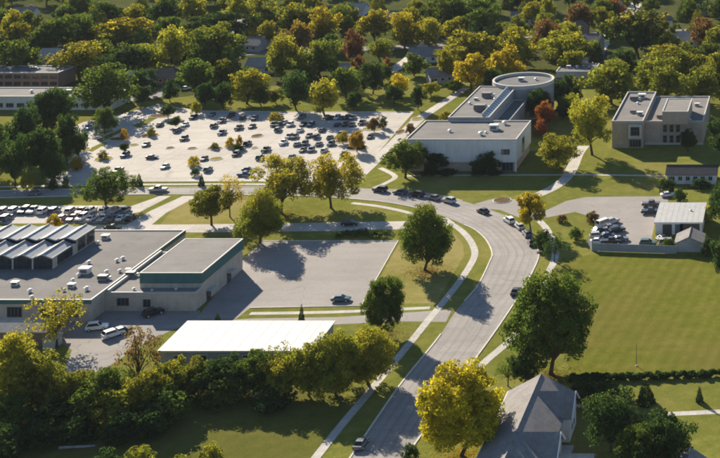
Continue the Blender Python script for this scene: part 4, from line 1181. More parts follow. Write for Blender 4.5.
# belt of trees in front of the service yard and the white roof
belt = [(-18, 42, 328, 408, 'yg', 0.6, 'mid', 'tall golden tree at the end of the tree belt'), (14, 62, 350, 410, 'ol', 0.4, 'mid', 'olive gold tree beside the tall golden one'),
        (50, 90, 368, 414, 'ol', 0.3, 'mid', 'olive tree of the belt below the kiosk'), (78, 132, 366, 416, 'mg', 0.15, 'mid', 'wide mid green tree of the belt below the service yard'),
        (66, 106, 388, 426, 'mg', 0.1, 'shr', 'mid green bush at the foot of the belt'), (92, 138, 386, 428, 'yg', 0.1, 'shr', 'bright yellow green bush at the foot of the belt'),
        (118, 162, 322, 390, 'br', 0.35, 'thin', 'thin brownish half bare tree by the service yard'), (124, 170, 368, 416, 'ol', 0.6, 'mid', 'olive tree of the belt beside the half bare one'),
        (150, 192, 356, 402, 'ol', 0.62, 'mid', 'olive gold tree in front of the white hall wall'), (180, 216, 358, 394, 'ol', 0.3, 'mid', 'olive tree in front of the white hall wall'),
        (198, 246, 354, 394, 'dg', 0.05, 'mid', 'dark green tree in front of the white hall'), (200, 246, 376, 404, 'mg', 0.0, 'shr', 'round green bush below the dark green trees'),
        (232, 276, 351, 394, 'mg', 0.05, 'mid', 'second dark green tree in front of the white hall'), (262, 302, 356, 398, 'yg', 0.55, 'mid', 'golden olive tree beside the dark green pair'),
        (262, 298, 342, 390, 'ol', 0.3, 'thin', 'thin olive tree overlapping the white roof'), (286, 332, 340, 396, 'yg', 0.35, 'mid', 'yellow green tree at the end of the white hall'),
        (308, 364, 333, 396, 'yg', 0.3, 'hero', 'broad yellow green tree closest to the sidewalk'), (340, 396, 329, 384, 'yg', 0.3, 'hero', 'yellow green tree between the driveway and sidewalk'),
        (-25, 30, 396, 432, 'mg', 0.2, 'mid', 'dim tree in the shade below the golden tree'), (24, 72, 400, 432, 'dg', 0.1, 'shr', 'dim dark bush in the shade of the belt'),
        (138, 192, 386, 424, 'mg', 0.1, 'shr', 'dark bush below the golden trees'), (250, 296, 386, 408, 'dg', 0.05, 'shr', 'dark bush below the golden olive tree'),
        (110, 150, 372, 404, 'ol', 0.2, 'shr', 'olive bush between the belt trees'), (36, 70, 378, 410, 'ol', 0.3, 'shr', 'olive gold bush under the olive gold tree'), (160, 200, 374, 400, 'ol', 0.3, 'shr', 'olive gold bush under the golden trees')]
for (a, b, c, d, t, u, k, l) in belt:
    T_(a, b, c, d, t, u * 0.45, 'bushy' if k == 'mid' else k, l)
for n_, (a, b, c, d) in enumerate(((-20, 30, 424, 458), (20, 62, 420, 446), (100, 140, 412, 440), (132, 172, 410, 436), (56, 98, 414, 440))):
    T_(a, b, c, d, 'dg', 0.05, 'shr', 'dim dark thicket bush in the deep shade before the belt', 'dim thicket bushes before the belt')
T_(118, 162, 446, 478, 'ol', 0.2, 'shr', 'olive bush in front of the dark shade')
T_(94, 120, 448, 474, 'dg', 0.1, 'shr', 'dark bush beside the olive one in front of the shade')
T_(198, 226, 440, 466, 'yg', 0.25, 'shr', 'yellow green bush at the edge of the sunlit grass')
T_(166, 196, 452, 480, 'ol', 0.1, 'shr', 'low olive bush beside the sunlit grass')

# conifers and dark trees left of the big car park
dk = [(28, 72, 88, 142, 'dg', 0.03, 'mid', 'tall dark tree hiding the long low block'), (8, 40, 104, 158, 'dg', 0.0, 'mid', 'dark tree in front of the long low block'),
      (52, 82, 112, 165, 'dg', 0.0, 'mid', 'dark tree at the corner of the big car park'), (26, 60, 128, 178, 'dg', 0.03, 'mid', 'dark round tree below the tall dark one'),
      (0, 30, 136, 186, 'dg', 0.0, 'mid', 'dark tree beside the street and big car park'), (-25, 10, 120, 176, 'dg', 0.0, 'mid', 'dark tree at the foot of the long low block'),
      (40, 66, 150, 184, 'dg', 0.0, 'mid', 'small dark tree shading the car park entrance'), (92, 118, 106, 134, 'mg', 0.0, 'mid', 'green tree on a car park island with a long shadow'),
      (70, 88, 132, 160, 'dg', 0.0, 'mid', 'dark tree on the edge of the pale concrete'), (20, 34, 172, 190, 'yg', 0.1, 'shr', 'light green bush beside the street'),
      (48, 58, 176, 190, 'dg', 0.0, 'shr', 'small dark bush on the verge beside the street'), (62, 69, 176, 188, 'mg', 0.0, 'shr', 'small green bush on the verge beside the street'),
      (70, 84, 156, 170, 'go', 0.3, 'shr', 'orange bush at the car park entrance'), (135, 143, 173, 186, 'dg', 0, 'con', 'small dark conifer on the car park verge'),
      (198, 205, 173, 186, 'dg', 0, 'con', 'small dark conifer on the verge near the golden bush'),
      (225, 234, 136, 147, 'ye', 0.5, 'shr', 'golden bush on a car park island beside a darker one'), (235, 243, 134, 147, 'go', 0.2, 'shr', 'brownish gold bush next to the golden one'),
      (188, 200, 155, 166, 'ye', 0.4, 'shr', 'golden bush on the island next to a lone car'), (268, 282, 112, 122, 'yg', 0.4, 'shr', 'yellow green bush at the far kerb of the car park'),
      (336, 350, 132, 144, 'yg', 0.5, 'mid', 'small gold tree among the parked cars'), (348, 366, 130, 152, 'go', 0.2, 'mid', 'small brown gold tree beside the parked cars'),
      (366, 382, 117, 132, 'br', 0.1, 'mid', 'small brown tree behind the parked cars'), (378, 388, 116, 128, 'dg', 0.1, 'shr', 'dark bush near the corner of the car park'),
      (405, 416, 122, 134, 'br', 0.1, 'shr', 'brown bush by the straight drive'), (190, 202, 100, 114, 'yg', 0.2, 'shr', 'light green bush at the far corner of the car park'),
      (160, 176, 104, 118, 'dg', 0.0, 'mid', 'small dark tree at the far corner of the car park'), (120, 128, 128, 140, 'go', 0.3, 'shr', 'orange bush on a planted island'),
      (438, 452, 110, 120, 'yg', 0.3, 'shr', 'yellow green bush beside the wing of the white walled hall')]
dk += [(119, 130, 143, 153, 'dg', 0.05, 'mid', 'small dark tree on an island of the pale car park beside a dark blue car'), (170, 182, 116, 127, 'dg', 0.0, 'mid', 'small dark tree on the far end of the pale car park'),
       (190, 200, 167, 176, 'dg', 0.1, 'shr', 'dark bush on the pale concrete by the verge'), (232, 244, 143, 151, 'dg', 0.0, 'shr', 'dark bush at the foot of the golden bushes'), (146, 156, 127, 136, 'ol', 0.2, 'shr', 'olive bush on the long thin island'), (210, 219, 142, 149, 'ol', 0.3, 'shr', 'olive bush on the island by the golden bushes'),
       (98, 108, 150, 159, 'ol', 0.3, 'shr', 'olive bush on the island by the car park entrance'), (340, 350, 150, 158, 'ol', 0.2, 'shr', 'olive bush on the island beside the street trees'), (356, 366, 140, 149, 'dg', 0.0, 'con', 'small dark conifer behind the brown gold tree')]
for (a, b, c, d, t, u, k, l) in dk:
    T_(a, b, c, d, t, u, k, l)

# --- neighbourhood trees, the ones that stand out
back = [(0, 26, 5, 50, 'ol', .55), (34, 76, 17, 54, 'mg', .1), (62, 102, 10, 50, 'mg', .1), (98, 156, 17, 52, 'mg', .62), (118, 152, 2, 30, 'ol', .5), (150, 182, -2, 30, 'dg', .2),
        (155, 190, 24, 70, 'yg', .3), (-6, 38, 36, 78, 'mg', .15), (52, 106, 41, 78, 'ol', .55), (105, 148, 44, 80, 'dg', .15), (74, 136, 64, 114, 'mg', .08),
        (182, 238, 27, 76, 'mg', .3), (185, 252, 10, 42, 'dg', .12), (262, 302, 29, 80, 'ol', .5), (300, 342, 35, 80, 'mg', .35), (274, 310, 2, 36, 'mg', .45),
        (304, 340, 4, 42, 'ol', .75), (342, 364, 27, 64, 'ru', .1), (228, 266, 69, 104, 'yg', .5), (280, 312, 69, 110, 'dg', 0), (306, 343, 77, 116, 'yg', .4), (330, 362, 66, 100, 'mg', .25),
        (195, 215, 82, 108, 'dg', 0), (210, 236, 81, 109, 'dg', 0), (260, 276, 20, 46, 'yg', .4), (358, 392, 9, 44, 'mg', .62), (388, 421, 8, 48, 'ol', .72), (415, 444, 14, 50, 'yg', .2),
        (365, 396, 38, 62, 'ol', .2), (440, 500, 31, 72, 'yg', .15), (453, 490, 51, 90, 'ye', .8), (485, 526, 45, 82, 'ye', .75), (494, 542, 27, 68, 'yg', .3), (504, 534, 15, 38, 'ol', .15),
        (438, 454, 47, 82, 'yg', .35), (389, 408, 72, 96, 'ye', .4), (410, 426, 85, 110, 'dg', 0), (360, 386, 58, 94, 'dg', .05), (428, 470, -4, 32, 'mg', .2), (460, 502, -4, 30, 'mg', .1),
        (381, 393, 55, 80, 'ru', .1), (352, 366, 54, 80, 'ru', .1), (540, 556, -4, 30, 'yg', .3), (565, 594, 2, 36, 'br', .1), (590, 613, 6, 36, 'ol', .2), (603, 672, 9, 58, 'dg', .42),
        (538, 578, 27, 60, 'yg', .25), (540, 592, 34, 68, 'yg', .3), (580, 642, 58, 104, 'ol', .3), (630, 682, 54, 94, 'ol', .32), (645, 682, 65, 108, 'ol', .35), (680, 722, 65, 106, 'ol', .3),
        (688, 722, 14, 52, 'br', .15), (700, 722, 23, 44, 'ru', .2), (640, 702, 44, 80, 'ol', .4), (545, 572, 79, 108, 'dg', 0), (572, 584, 84, 104, 'dg', 0), (700, 740, 50, 100, 'ol', .2),
        (560, 584, 92, 118, 'yg', .15), (554, 570, 96, 120, 'dg', 0), (160, 180, 78, 102, 'dg', 0), (135, 150, 86, 106, 'dg', 0), (480, 505, 68, 92, 'dg', 0.05), (422, 440, 82, 96, 'yg', .1), (445, 462, 80, 92, 'mg', .1), (608, 640, 48, 84, 'dg', 0.05),
        (520, 545, 0, 24, 'yg', .35), (184, 214, 56, 86, 'mg', .2), (206, 236, 58, 88, 'ol', .3), (236, 262, 66, 92, 'mg', .1), (128, 156, 66, 96, 'dg', .1), (400, 428, 52, 76, 'mg', .3), (556, 586, 48, 76, 'yg', .2), (524, 552, 88, 122, 'dg', 0), (556, 578, 74, 104, 'dg', 0), (586, 604, 40, 70, 'mg', .2), (694, 724, 40, 66, 'mg', .2), (250, 272, 86, 106, 'mg', .1), (268, 284, 88, 104, 'ol', .1), (345, 362, 92, 110, 'dg', .05), (385, 404, 84, 104, 'dg', .05)]
CN = {'dg': 'dark green', 'mg': 'mid green', 'ol': 'olive green', 'yg': 'yellow green', 'ye': 'bright yellow', 'go': 'golden', 'rd': 'reddish', 'ru': 'russet', 'br': 'purplish brown'}
def zone(x):
    return 'beyond the big car park' if x < 400 else ('beyond the round drum' if x < 560 else 'beyond the tan brick building')
def blab(x, y, t, u, h):
    q = P(x, y)
    size = 'small ' if h < 10 else ('tall ' if h > 15 else '')
    top = 'gold topped ' if u >= 0.45 and t != 'ye' else ''
    best = min(range(len(HOUSE_SPOTS)), key=lambda i: (HOUSE_SPOTS[i][0] - q.x) ** 2 + (HOUSE_SPOTS[i][1] - q.y) ** 2)
    d = math.hypot(HOUSE_SPOTS[best][0] - q.x, HOUSE_SPOTS[best][1] - q.y)
    if d < 26:
        hl = houses[best][7]
        place = ('behind the ' if q.y > HOUSE_SPOTS[best][1] + 6 else 'beside the ') + hl
    else:
        place = 'away from the houses ' + zone(x)
    l = f"{size}{top}{CN[t]} tree {place}"
    if len(l.split()) > 16: l = f"{top}{CN[t]} tree {place}"
    if len(l.split()) > 16: l = f"{CN[t]} tree {place}"
    if len(l.split()) > 16: l = f"{CN[t]} tree among the houses {zone(x)}"
    return l, l.replace(' tree ', ' trees ', 1)
for (a, b, c, d, t, u) in back:
    l, g = blab((a + b) / 2, d, t, u, (d - c) / SC(d))
    T_(a, b, c, d, t, u * 0.72, 'far', l, g)

# --- neighbourhood trees that fill the wood between them
def clear_of(x, y, r):
    for hn, (hx, hy, hr_) in enumerate(HOUSE_SPOTS):
        if (x - hx) ** 2 + (y - hy) ** 2 < (hr_ + r * 0.4) ** 2: return False
        # keep the view on to the roofs partly open
        k = y / hy
        if hn < 5 and y < hy and hy - y < 24 and abs(x - hx * k) < hr_ * 0.75: return False
    for (tx, ty, tr) in TREES:
        if (x - tx) ** 2 + (y - ty) ** 2 < (0.5 * (r + tr)) ** 2: return False
    return True
keep_px = [(-60, 125, 84, 118), (250, 480, 92, 125), (395, 600, 66, 130), (600, 720, 78, 130), (236, 268, 60, 76), (400, 440, 78, 96), (580, 612, 30, 66)]
made = 0
for i in range(6000):
    if made >= 215: break
    y = R.uniform(-26, 100); y = -26 + (y + 26) ** 1.0
    x = R.uniform(-25, 745)
    if any(a <= x <= b and c <= y <= d for a, b, c, d in keep_px): continue
    q = P(x, y)
    h = R.uniform(8, 16); w = h * R.uniform(0.75, 1.1)
    if not clear_of(q.x, q.y, w * 0.5): continue
    t = R.choices(['dg', 'mg', 'ol', 'yg', 'go', 'br', 'ru'], [24, 34, 26, 14, 1, 1.5, 0.3])[0]
    u = R.choice([0, 0, 0.1, 0.2, 0.3])
    l, g = blab(x, y, t, 0, h)
    plant(q.x, q.y, w, h, t, u, 'far' if R.random() > 0.1 else 'con', l if True else None, g)
    made += 1

# --- the wood goes on beyond both sides of the view
for (xa_, xb2, ya_, yb2, num) in ((750, 880, -15, 90, 30), (760, 900, 110, 245, 12), (-110, -30, -15, 130, 22)):
    made = 0
    for i in range(900):
        if made >= num: break
        x = R.uniform(xa_, xb2); y = R.uniform(ya_, yb2); q = P(x, y)
        h = R.uniform(8, 15); w = h * R.uniform(0.75, 1.05)
        if y > 80 and x < 0 and 82 < y < 118: continue
        if not clear_of(q.x, q.y, w * 0.5): continue
        t = R.choices(['dg', 'mg', 'ol', 'yg'], [28, 32, 26, 14])[0]
        l, g = blab(x, y, t, 0, h)
        plant(q.x, q.y, w, h, t, R.choice([0, 0.1, 0.2]), 'far', l, g)
        made += 1

# --- fallen leaves under the big trees: nobody could count them
def litter(x, y, rad, n, col, label, seed):
    rng = np.random.default_rng(seed); q = P(x, y)
    a = rng.uniform(0, 6.283, n); r = rad * np.abs(rng.normal(size=n)) * 0.6
    p = np.stack([q.x + r * np.cos(a), q.y + r * np.sin(a), np.full(n, 0.05) + rng.uniform(0, 0.03, n)], axis=1)
    d = rng.uniform(0, 6.283, n); sz = rng.uniform(0.05, 0.16, n)[:, None]
    u = np.stack([np.cos(d), np.sin(d), rng.uniform(-.2, .2, n)], axis=1) * sz; w = np.stack([-np.sin(d), np.cos(d), rng.uniform(-.2, .2, n)], axis=1) * sz * 0.7
    V = np.stack([p - u, p - w, p + u, p + w], axis=1).reshape(-1, 3)
    T = np.stack([rng.uniform(0, 1, n), np.zeros(n)], axis=1)
    o = obj('leaf_litter', leaf_mesh('leaf_litter', V, T, M['leaf'])); o.color = col + (0.0,)
    tag(o, label, 'leaves', kind='stuff')
litter(427, 272, 7.0, 1500, (0.22, 0.10, 0.04), 'fallen reddish leaves around the round tree in the bend', 1)
litter(385, 337, 6.0, 1100, (0.22, 0.13, 0.04), 'fallen brown leaves under the tree by the driveway', 2)
litter(462, 455, 8.5, 2400, (0.42, 0.30, 0.03), 'fallen yellow leaves under the big yellow tree', 3)
litter(552, 376, 8.0, 1400, (0.24, 0.15, 0.04), 'fallen brown leaves under the huge green tree', 4)
litter(285, 214, 8.0, 1200, (0.34, 0.24, 0.04), 'fallen gold leaves under the trees beside the street', 5)
# --- clipped hedge of the field: one long thing
def hedge(pts, w, h, label, tone, seed, leaf=0.22, dens=34):
    rng = np.random.default_rng(seed)
    c = catmull([P(*p) for p in pts], 10)
    L = sum((c[i + 1] - c[i]).length for i in range(len(c) - 1))
    n = int(L / 0.8)
    cs = []
    for i in range(n):
        t = i / n * (len(c) - 1); k = int(t); p = c[k].lerp(c[k + 1], t - k)
        for j in range(3):
            cs.append((p.x + rng.normal() * 0.2, p.y + rng.uniform(-w / 2, w / 2), h * rng.uniform(0.35, 0.8)))
    cs = np.array(cs); rs = np.full(len(cs), h * 0.42) * rng.uniform(0.85, 1.12, len(cs))
    V, T = leaf_cloud(cs, rs, dens, leaf, rng)
    o = obj('hedge', leaf_mesh('hedge', V, T, M['leaf']))
    o.color = TONE[tone] + (0.0,)
    tag(o, label, 'hedge')
hedge([(572, 381), (620, 379.5), (680, 377.5), (770, 374), (900, 371)], 1.3, 1.25, 'long clipped dark hedge between the mown field and the lawn', 'dg', 5, dens=90)
hedge([(338, 237), (362, 236), (386, 237)], 2.2, 1.7, 'dark bushy hedge at the far kerb of the asphalt car park', 'dg', 6)

# ------------------------------------------------------------------ car park islands
isl = [(150, 135.5, 18, 4.2), (103.6, 159, 18, 5), (170, 148, 9, 2.6), (192, 148.5, 10, 2.6), (214.6, 148.4, 16, 3), (216, 159, 13, 4), (134, 145, 9, 2.5), (257, 136, 12, 4), (274, 118, 11, 5),
       (254.5, 148, 7, 2.6), (345, 158, 13, 5), (417, 119, 12, 4), (357, 148, 22, 6), (343, 141, 16, 5), (120, 139, 22, 4), (233, 146, 18, 4), (194, 165, 14, 4), (372, 129, 20, 4), (104, 132, 20, 5), (82, 150, 16, 5), (400, 132, 10, 5), (160, 116, 22, 4)]
for (x, y, w, h) in isl:
    q = P(x, y); s = SC(y); a = w / s / 2; b = (P(x, y - h / 2).y - P(x, y + h / 2).y) / 2
    t = empty('planted_island', (q.x, q.y, 0)); tag(t, 'oval kerbed island of dry mulch in the big car park', 'island', 'oval islands in the big car park')
    n = 22; v, f = [], []
    for k in range(n):
        an = 2 * math.pi * k / n
        cx, cy = math.cos(an), math.sin(an)
        v += [(a * cx, b * cy, 0), (a * cx, b * cy, 0.15), ((a - 0.25) * cx, (b - 0.25) * cy, 0.15), ((a - 0.25) * cx, (b - 0.25) * cy, 0.08)]
    for k in range(n):
        k2 = (k + 1) % n
        for j in range(3):
            f.append((k * 4 + j, k2 * 4 + j, k2 * 4 + j + 1, k * 4 + j + 1))
    obj('kerb', mesh_from('kerb', v, f, M['kerb']), t)
    obj('mulch_bed', mesh_from('mulch_bed', [((a - 0.26) * math.cos(2 * math.pi * k / n), (b - 0.26) * math.sin(2 * math.pi * k / n), 0.11) for k in range(n)], [tuple(range(n))], M['dry'] if R.random() < 0.5 else M['mulch']), t)
q = P(502, 200.5); s = SC(200)
t = empty('round_planter', (q.x, q.y, 0)); tag(t, 'oval dark planting bed in the driveway turnaround', 'planter')
MB().cyl(0, 0, 0, 0.16, 2.6, 24).build('kerb', M['kerb'], t); MB().cyl(0, 0, 0.16, 0.24, 2.3, 24).build('mulch_bed', M['mulch'], t)

# ------------------------------------------------------------------ vehicles
def loft(secs):
    """secs: list of rings of equal length -> verts, faces with end caps"""
    n = len(secs[0]); v, f = [], []
    for s in secs: v += s
    for i in range(len(secs) - 1):
        for k in range(n):
            f.append((i * n + k, i * n + (k + 1) % n, (i + 1) * n + (k + 1) % n, (i + 1) * n + k))
    f.append(tuple(reversed(range(n)))); f.append(tuple(range((len(secs) - 1) * n, len(secs) * n)))
    return v, f

def ring(x, hw, z0, z1, c=0.12):
    return [(x, -hw + c, z0), (x, hw - c, z0), (x, hw, z0 + c), (x, hw, z1 - c), (x, hw - c, z1), (x, -hw + c, z1), (x, -hw, z1 - c), (x, -hw, z0 + c)]

def car_meshes(kind):
    # front towards +X
    if kind == 'sedan':
        L, W, prof, roof = 4.6, 0.9, [(-2.3, .5, .78), (-2.15, .28, .92), (-1.4, .24, .98), (-.6, .22, .96), (.8, .22, .96), (1.3, .22, .90), (2.0, .25, .78), (2.3, .4, .66)], [(-1.75, .96), (-1.05, 1.42), (.15, 1.45), (1.0, .93)]
    elif kind == 'suv':
        L, W, prof, roof = 4.7, 0.95, [(-2.35, .55, .95), (-2.25, .32, 1.08), (-1.4, .30, 1.08), (-.6, .28, 1.06), (.8, .28, 1.06), (1.3, .28, 1.02), (2.1, .32, .95), (2.35, .5, .8)], [(-2.2, 1.06), (-1.85, 1.72), (.25, 1.74), (1.0, 1.04)]
    elif kind == 'pickup':
        L, W, prof, roof = 5.6, 0.98, [(-2.8, .6, 1.0), (-2.7, .4, 1.08), (-1.4, .36, 1.08), (-.6, .34, 1.08), (.9, .34, 1.08), (1.5, .34, 1.08), (2.5, .38, 1.0), (2.8, .55, .85)], [(-.75, 1.06), (-.6, 1.78), (.6, 1.78), (1.25, 1.06)]
    else:   # van
        L, W, prof, roof = 5.2, 1.0, [(-2.6, .5, 1.1), (-2.55, .34, 1.2), (-1.4, .32, 1.2), (-.6, .3, 1.2), (1.0, .3, 1.2), (1.5, .3, 1.14), (2.3, .34, 1.0), (2.6, .5, .85)], [(-2.55, 1.16), (-2.45, 2.1), (1.0, 2.1), (1.75, 1.12)]
    secs = [ring(x, W - (0.1 if i in (0, len(prof) - 1) else 0.0), a, b, 0.1) for i, (x, a, b) in enumerate(prof)]
    v, f = loft(secs)
    mb = MB().add(v, f)
    # cabin
    (xa, za), (xb, zb), (xc, zc), (xd, zd) = roof
    wi = W - 0.06; wt = W - 0.24
    cv = [(xa, -wi, za), (xd, -wi, zd), (xc, -wt, zc), (xb, -wt, zb), (xa, wi, za), (xd, wi, zd), (xc, wt, zc), (xb, wt, zb)]
    mb.add(cv, [(0, 1, 2, 3), (7, 6, 5, 4), (0, 3, 7, 4), (1, 5, 6, 2), (3, 2, 6, 7)])
    if kind == 'pickup':
        mb.box(-2.68, -0.8, -0.8, 0.8, 1.085, 1.09)
    out = {}
    out['body'] = mb.mesh('body', M['paint'])
    def quad(name, pts, mat, push):
        c = [Vector(p) for p in pts]; ctr = sum(c, Vector()) / 4
        n = (c[1] - c[0]).cross(c[3] - c[0]).normalized()
        if n.dot(ctr - Vector((ctr.x * 0.5, 0, 0.9))) < 0: n = -n
        q = [ctr + (p - ctr) * 0.86 + n * push for p in c]
        q2 = [p - n * (push + 0.01) for p in q]
        return mesh_from(name, q + q2, [(0, 1, 2, 3), (0, 4, 5, 1), (1, 5, 6, 2), (2, 6, 7, 3), (3, 7, 4, 0)], mat)
    V = cv
    out['windscreen'] = quad('windscreen', [V[1], V[5], V[6], V[2]], M['carglass'], 0.02)
    out['rear_window'] = quad('rear_window', [V[0], V[4], V[7], V[3]], M['carglass'], 0.02)
    out['side_window'] = [quad('side_window', [V[0], V[1], V[2], V[3]], M['carglass'], 0.02), quad('side_window', [V[4], V[5], V[6], V[7]], M['carglass'], 0.02)]
    # wheel
    w = MB(); n = 14
    vv = [(0.34 * math.cos(2 * math.pi * k / n), -0.11, 0.34 * math.sin(2 * math.pi * k / n)) for k in range(n)] + [(0.34 * math.cos(2 * math.pi * k / n), 0.11, 0.34 * math.sin(2 * math.pi * k / n)) for k in range(n)]
    w.add(vv, [tuple(range(n)), tuple(reversed(range(n, 2 * n)))] + [(k, n + k, n + (k + 1) % n, (k + 1) % n) for k in range(n)])
    out['wheel'] = w.mesh('wheel', M['tyre'])
    rm = MB()
    vv = [(0.2 * math.cos(2 * math.pi * k / 10), -0.125, 0.2 * math.sin(2 * math.pi * k / 10)) for k in range(10)] + [(0.2 * math.cos(2 * math.pi * k / 10), 0.125, 0.2 * math.sin(2 * math.pi * k / 10)) for k in range(10)]
    rm.add(vv, [tuple(range(10)), tuple(reversed(range(10, 20)))] + [(k, 10 + k, 10 + (k + 1) % 10, (k + 1) % 10) for k in range(10)])
    out['rim'] = rm.mesh('rim', M['vent'])
    e = prof[-1]; r_ = prof[0]
    out['headlight'] = MB().box(e[0] - 0.12, e[0] + 0.015, -0.2, 0.2, e[2] - 0.2, e[2] - 0.04).mesh('headlight', M['lamp'])
    out['taillight'] = MB().box(r_[0] - 0.015, r_[0] + 0.1, -0.15, 0.15, r_[2] - 0.26, r_[2] - 0.04).mesh('taillight', M['taillamp'])
    out['ax'] = (prof[0][0] + 0.85, prof[-1][0] - 0.85, W)
    return out
CARS = {k: car_meshes(k) for k in ('sedan', 'suv', 'pickup', 'van')}
PAINT = {'white': (0.75, 0.74, 0.72), 'silver': (0.42, 0.42, 0.42), 'grey': (0.14, 0.14, 0.145), 'black': (0.014, 0.014, 0.016), 'blue': (0.025, 0.045, 0.10), 'red': (0.20, 0.018, 0.015), 'teal': (0.03, 0.09, 0.10), 'tan': (0.12, 0.085, 0.06), 'green': (0.03, 0.06, 0.04)}

def vehicle(px_, py_, yaw, kind, colr, label, group=None, detail=True):
    q = P(px_, py_)
    C = CARS[kind]
    t = empty({'sedan': 'parked_car', 'suv': 'parked_suv', 'pickup': 'pickup_truck', 'van': 'parked_van'}[kind], (q.x, q.y, 0.035), yaw)
    tag(t, label, {'pickup': 'pickup', 'van': 'van'}.get(kind, 'car'), group)
    t.scale = (0.93,) * 3 if detail else (0.8,) * 3
    b = obj('body', C['body'], t); b.color = PAINT[colr] + (1,)
    obj('windscreen', C['windscreen'], t); obj('rear_window', C['rear_window'], t)
    for m_ in C['side_window']: obj('side_window', m_, t)
    xr, xf, W = C['ax']
    for x in (xr, xf):
        for s in (-1, 1):
            w = obj('wheel', C['wheel'], t, (x, s * (W - 0.1), 0.34))
            if detail: obj('rim', C['rim'], w)
    if detail:
        for s in (-1, 1):
            obj('headlight', C['headlight'], t, (0, s * (W - 0.36), 0)); obj('taillight', C['taillight'], t, (0, s * (W - 0.32), 0))
    return t
def yaw_px(a, b):
    d = P(*b) - P(*a); return math.atan2(d.y, d.x)
def yaw_road(x, y):
    p = P(x, y); ctr = [(a + b) / 2 for a, b in zip(rL, rR)]
    i = min(range(1, len(ctr) - 1), key=lambda k: (ctr[k] - p).length)
    d = ctr[i + 1] - ctr[i - 1]; return math.atan2(d.y, d.x)
UP = math.pi / 2
vehicle(341, 301, 0.05, 'sedan', 'teal', 'lone dark teal car on the asphalt car park')
vehicle(158, 191.5, math.pi, 'pickup', 'silver', 'silver pickup driving along the street past the car park')
vehicle(33, 195, math.pi, 'sedan', 'grey', 'dark grey car driving along the street by the dark trees')
vehicle(350, 225.5, 0, 'suv', 'black', 'black car on the bright driveway behind the asphalt car park')
vehicle(113, 229.5, 0, 'sedan', 'black', 'black car on the bright driveway behind the school roof')
vehicle(361, 446, yaw_road(372, 446), 'sedan', 'grey', 'dark grey car at the kerb in the shade of street trees')
for (x, y, k, c, l) in ((380, 191.5, 'suv', 'black', 'black car parked first in the row at the street kerb'), (400, 194, 'sedan', 'blue', 'dark blue car parked at the kerb in the hall shadow'), (417, 196.3, 'suv', 'black', 'black car parked behind the dark blue one at the kerb'),
                        (434, 199.5, 'sedan', 'grey', 'dark grey car parked between black and silver cars at the kerb'), (449, 202.5, 'suv', 'silver', 'silver car parked last in the kerb row before the driveway')):
    vehicle(x, y, yaw_road(x, y), k, c, l)
vehicle(483, 213, yaw_road(480, 213), 'sedan', 'black', 'black car passing the driveway mouth on the bend')
for (x, y, k, c, l) in ((509, 222.5, 'suv', 'white', 'white car parked first on the outer kerb of the bend'), (519.5, 228.5, 'sedan', 'silver', 'silver car parked under the small golden tree'), (527, 236, 'suv', 'grey', 'dark grey car parked behind the silver one on the bend'), (531.5, 244.5, 'sedan', 'black', 'black car parked last on the outer kerb of the bend')):
    vehicle(x, y, yaw_road(x, y), k, c, l)
vehicle(516, 293.5, yaw_road(516, 293), 'sedan', 'black', 'black car half hidden behind the huge green tree')
vehicle(97, 329.5, 0.3, 'suv', 'white', 'white tall car in the service yard shadow')
vehicle(113, 336.5, 0.9, 'suv', 'white', 'white car in the sunny service yard')
vehicle(122, 333, 0.9, 'sedan', 'black', 'black car beside the white one in the service yard')
vehicle(153, 315, 0.9, 'suv', 'black', 'black car parked in the shade at the gym wall')
# staff car park rows
cyc = ['white', 'silver', 'grey', 'white', 'black', 'silver', 'white', 'blue', 'silver', 'red', 'white']
k = 0
def lot_label(c, kd, lot):
    kn = {'sedan': 'car', 'suv': 'tall car', 'pickup': 'pickup', 'van': 'van'}[kd]
    cn = {'grey': 'dark grey', 'blue': 'dark blue', 'red': 'dark red', 'teal': 'dark teal'}.get(c, c)
    return f'{cn} parked {kn} in the {lot}', f'{cn} parked {kn}s in the {lot}'
for x in list(range(-16, 60, 10)) + [71, 81, 91, 105, 115, 125]:
    c = cyc[k % 11]; kd = ('suv', 'sedan', 'suv', 'van')[k % 4] if k % 7 != 5 else 'pickup'; k += 1
    if kd == 'van': kd = 'suv'
    l, g = lot_label(c, kd, 'staff car park row beside the street')
    vehicle(x + R.uniform(-.6, .6), 212.5 + R.uniform(-.3, .3), UP + (math.pi if R.random() < .4 else 0), kd, c, l, g)
for x in [-8, 6, 62, 72, 82, 92, 103, 113, 122, 131]:
    c = cyc[(k + 3) % 11]; kd = ('suv', 'sedan', 'sedan')[k % 3]; k += 1
    l, g = lot_label(c, kd, 'staff car park row nearer the school')
    vehicle(x + R.uniform(-.6, .6), 220 + R.uniform(-.3, .3), UP + (math.pi if R.random() < .4 else 0), kd, c, l, g)
# big car park
big = [(242.6, 119), (254.5, 119.7), (252, 127.7), (274, 126), (279, 126), (284, 124), (302, 118.4), (303, 125.6), (311, 126), (327, 119), (332, 119), (337, 119), (342, 119), (347, 119), (352.5, 119),
       (337.6, 125.8), (345.5, 125.8), (352, 126), (289, 138), (294.5, 138), (309, 137), (316.5, 138), (330, 138.7), (341.6, 135), (283.5, 144), (297, 145.6), (304.6, 145), (319, 145.3), (331, 145.3),
       (266, 151), (303, 151.4), (324.4, 152), (292, 158), (247.4, 144.8), (245, 176), (248, 171), (193, 118.7), (185, 126), (177, 131.7), (239, 129), (152, 158.6), (125, 156.5), (204, 160), (236, 155.5), (89, 129), (212, 116), (231, 117), (322, 131.5), (278, 131), (362, 124), (300, 131.5), (311, 151.4), (160, 126), (214, 127), (222, 134), (146, 146), (184, 140), (165, 168), (208, 171), (118, 172), (272, 165), (260, 159), (280, 119), (290, 126), (222, 122), (370, 138)]
cb2 = ['black', 'grey', 'blue', 'black', 'black', 'silver', 'grey', 'black', 'blue', 'teal', 'black', 'white', 'grey']
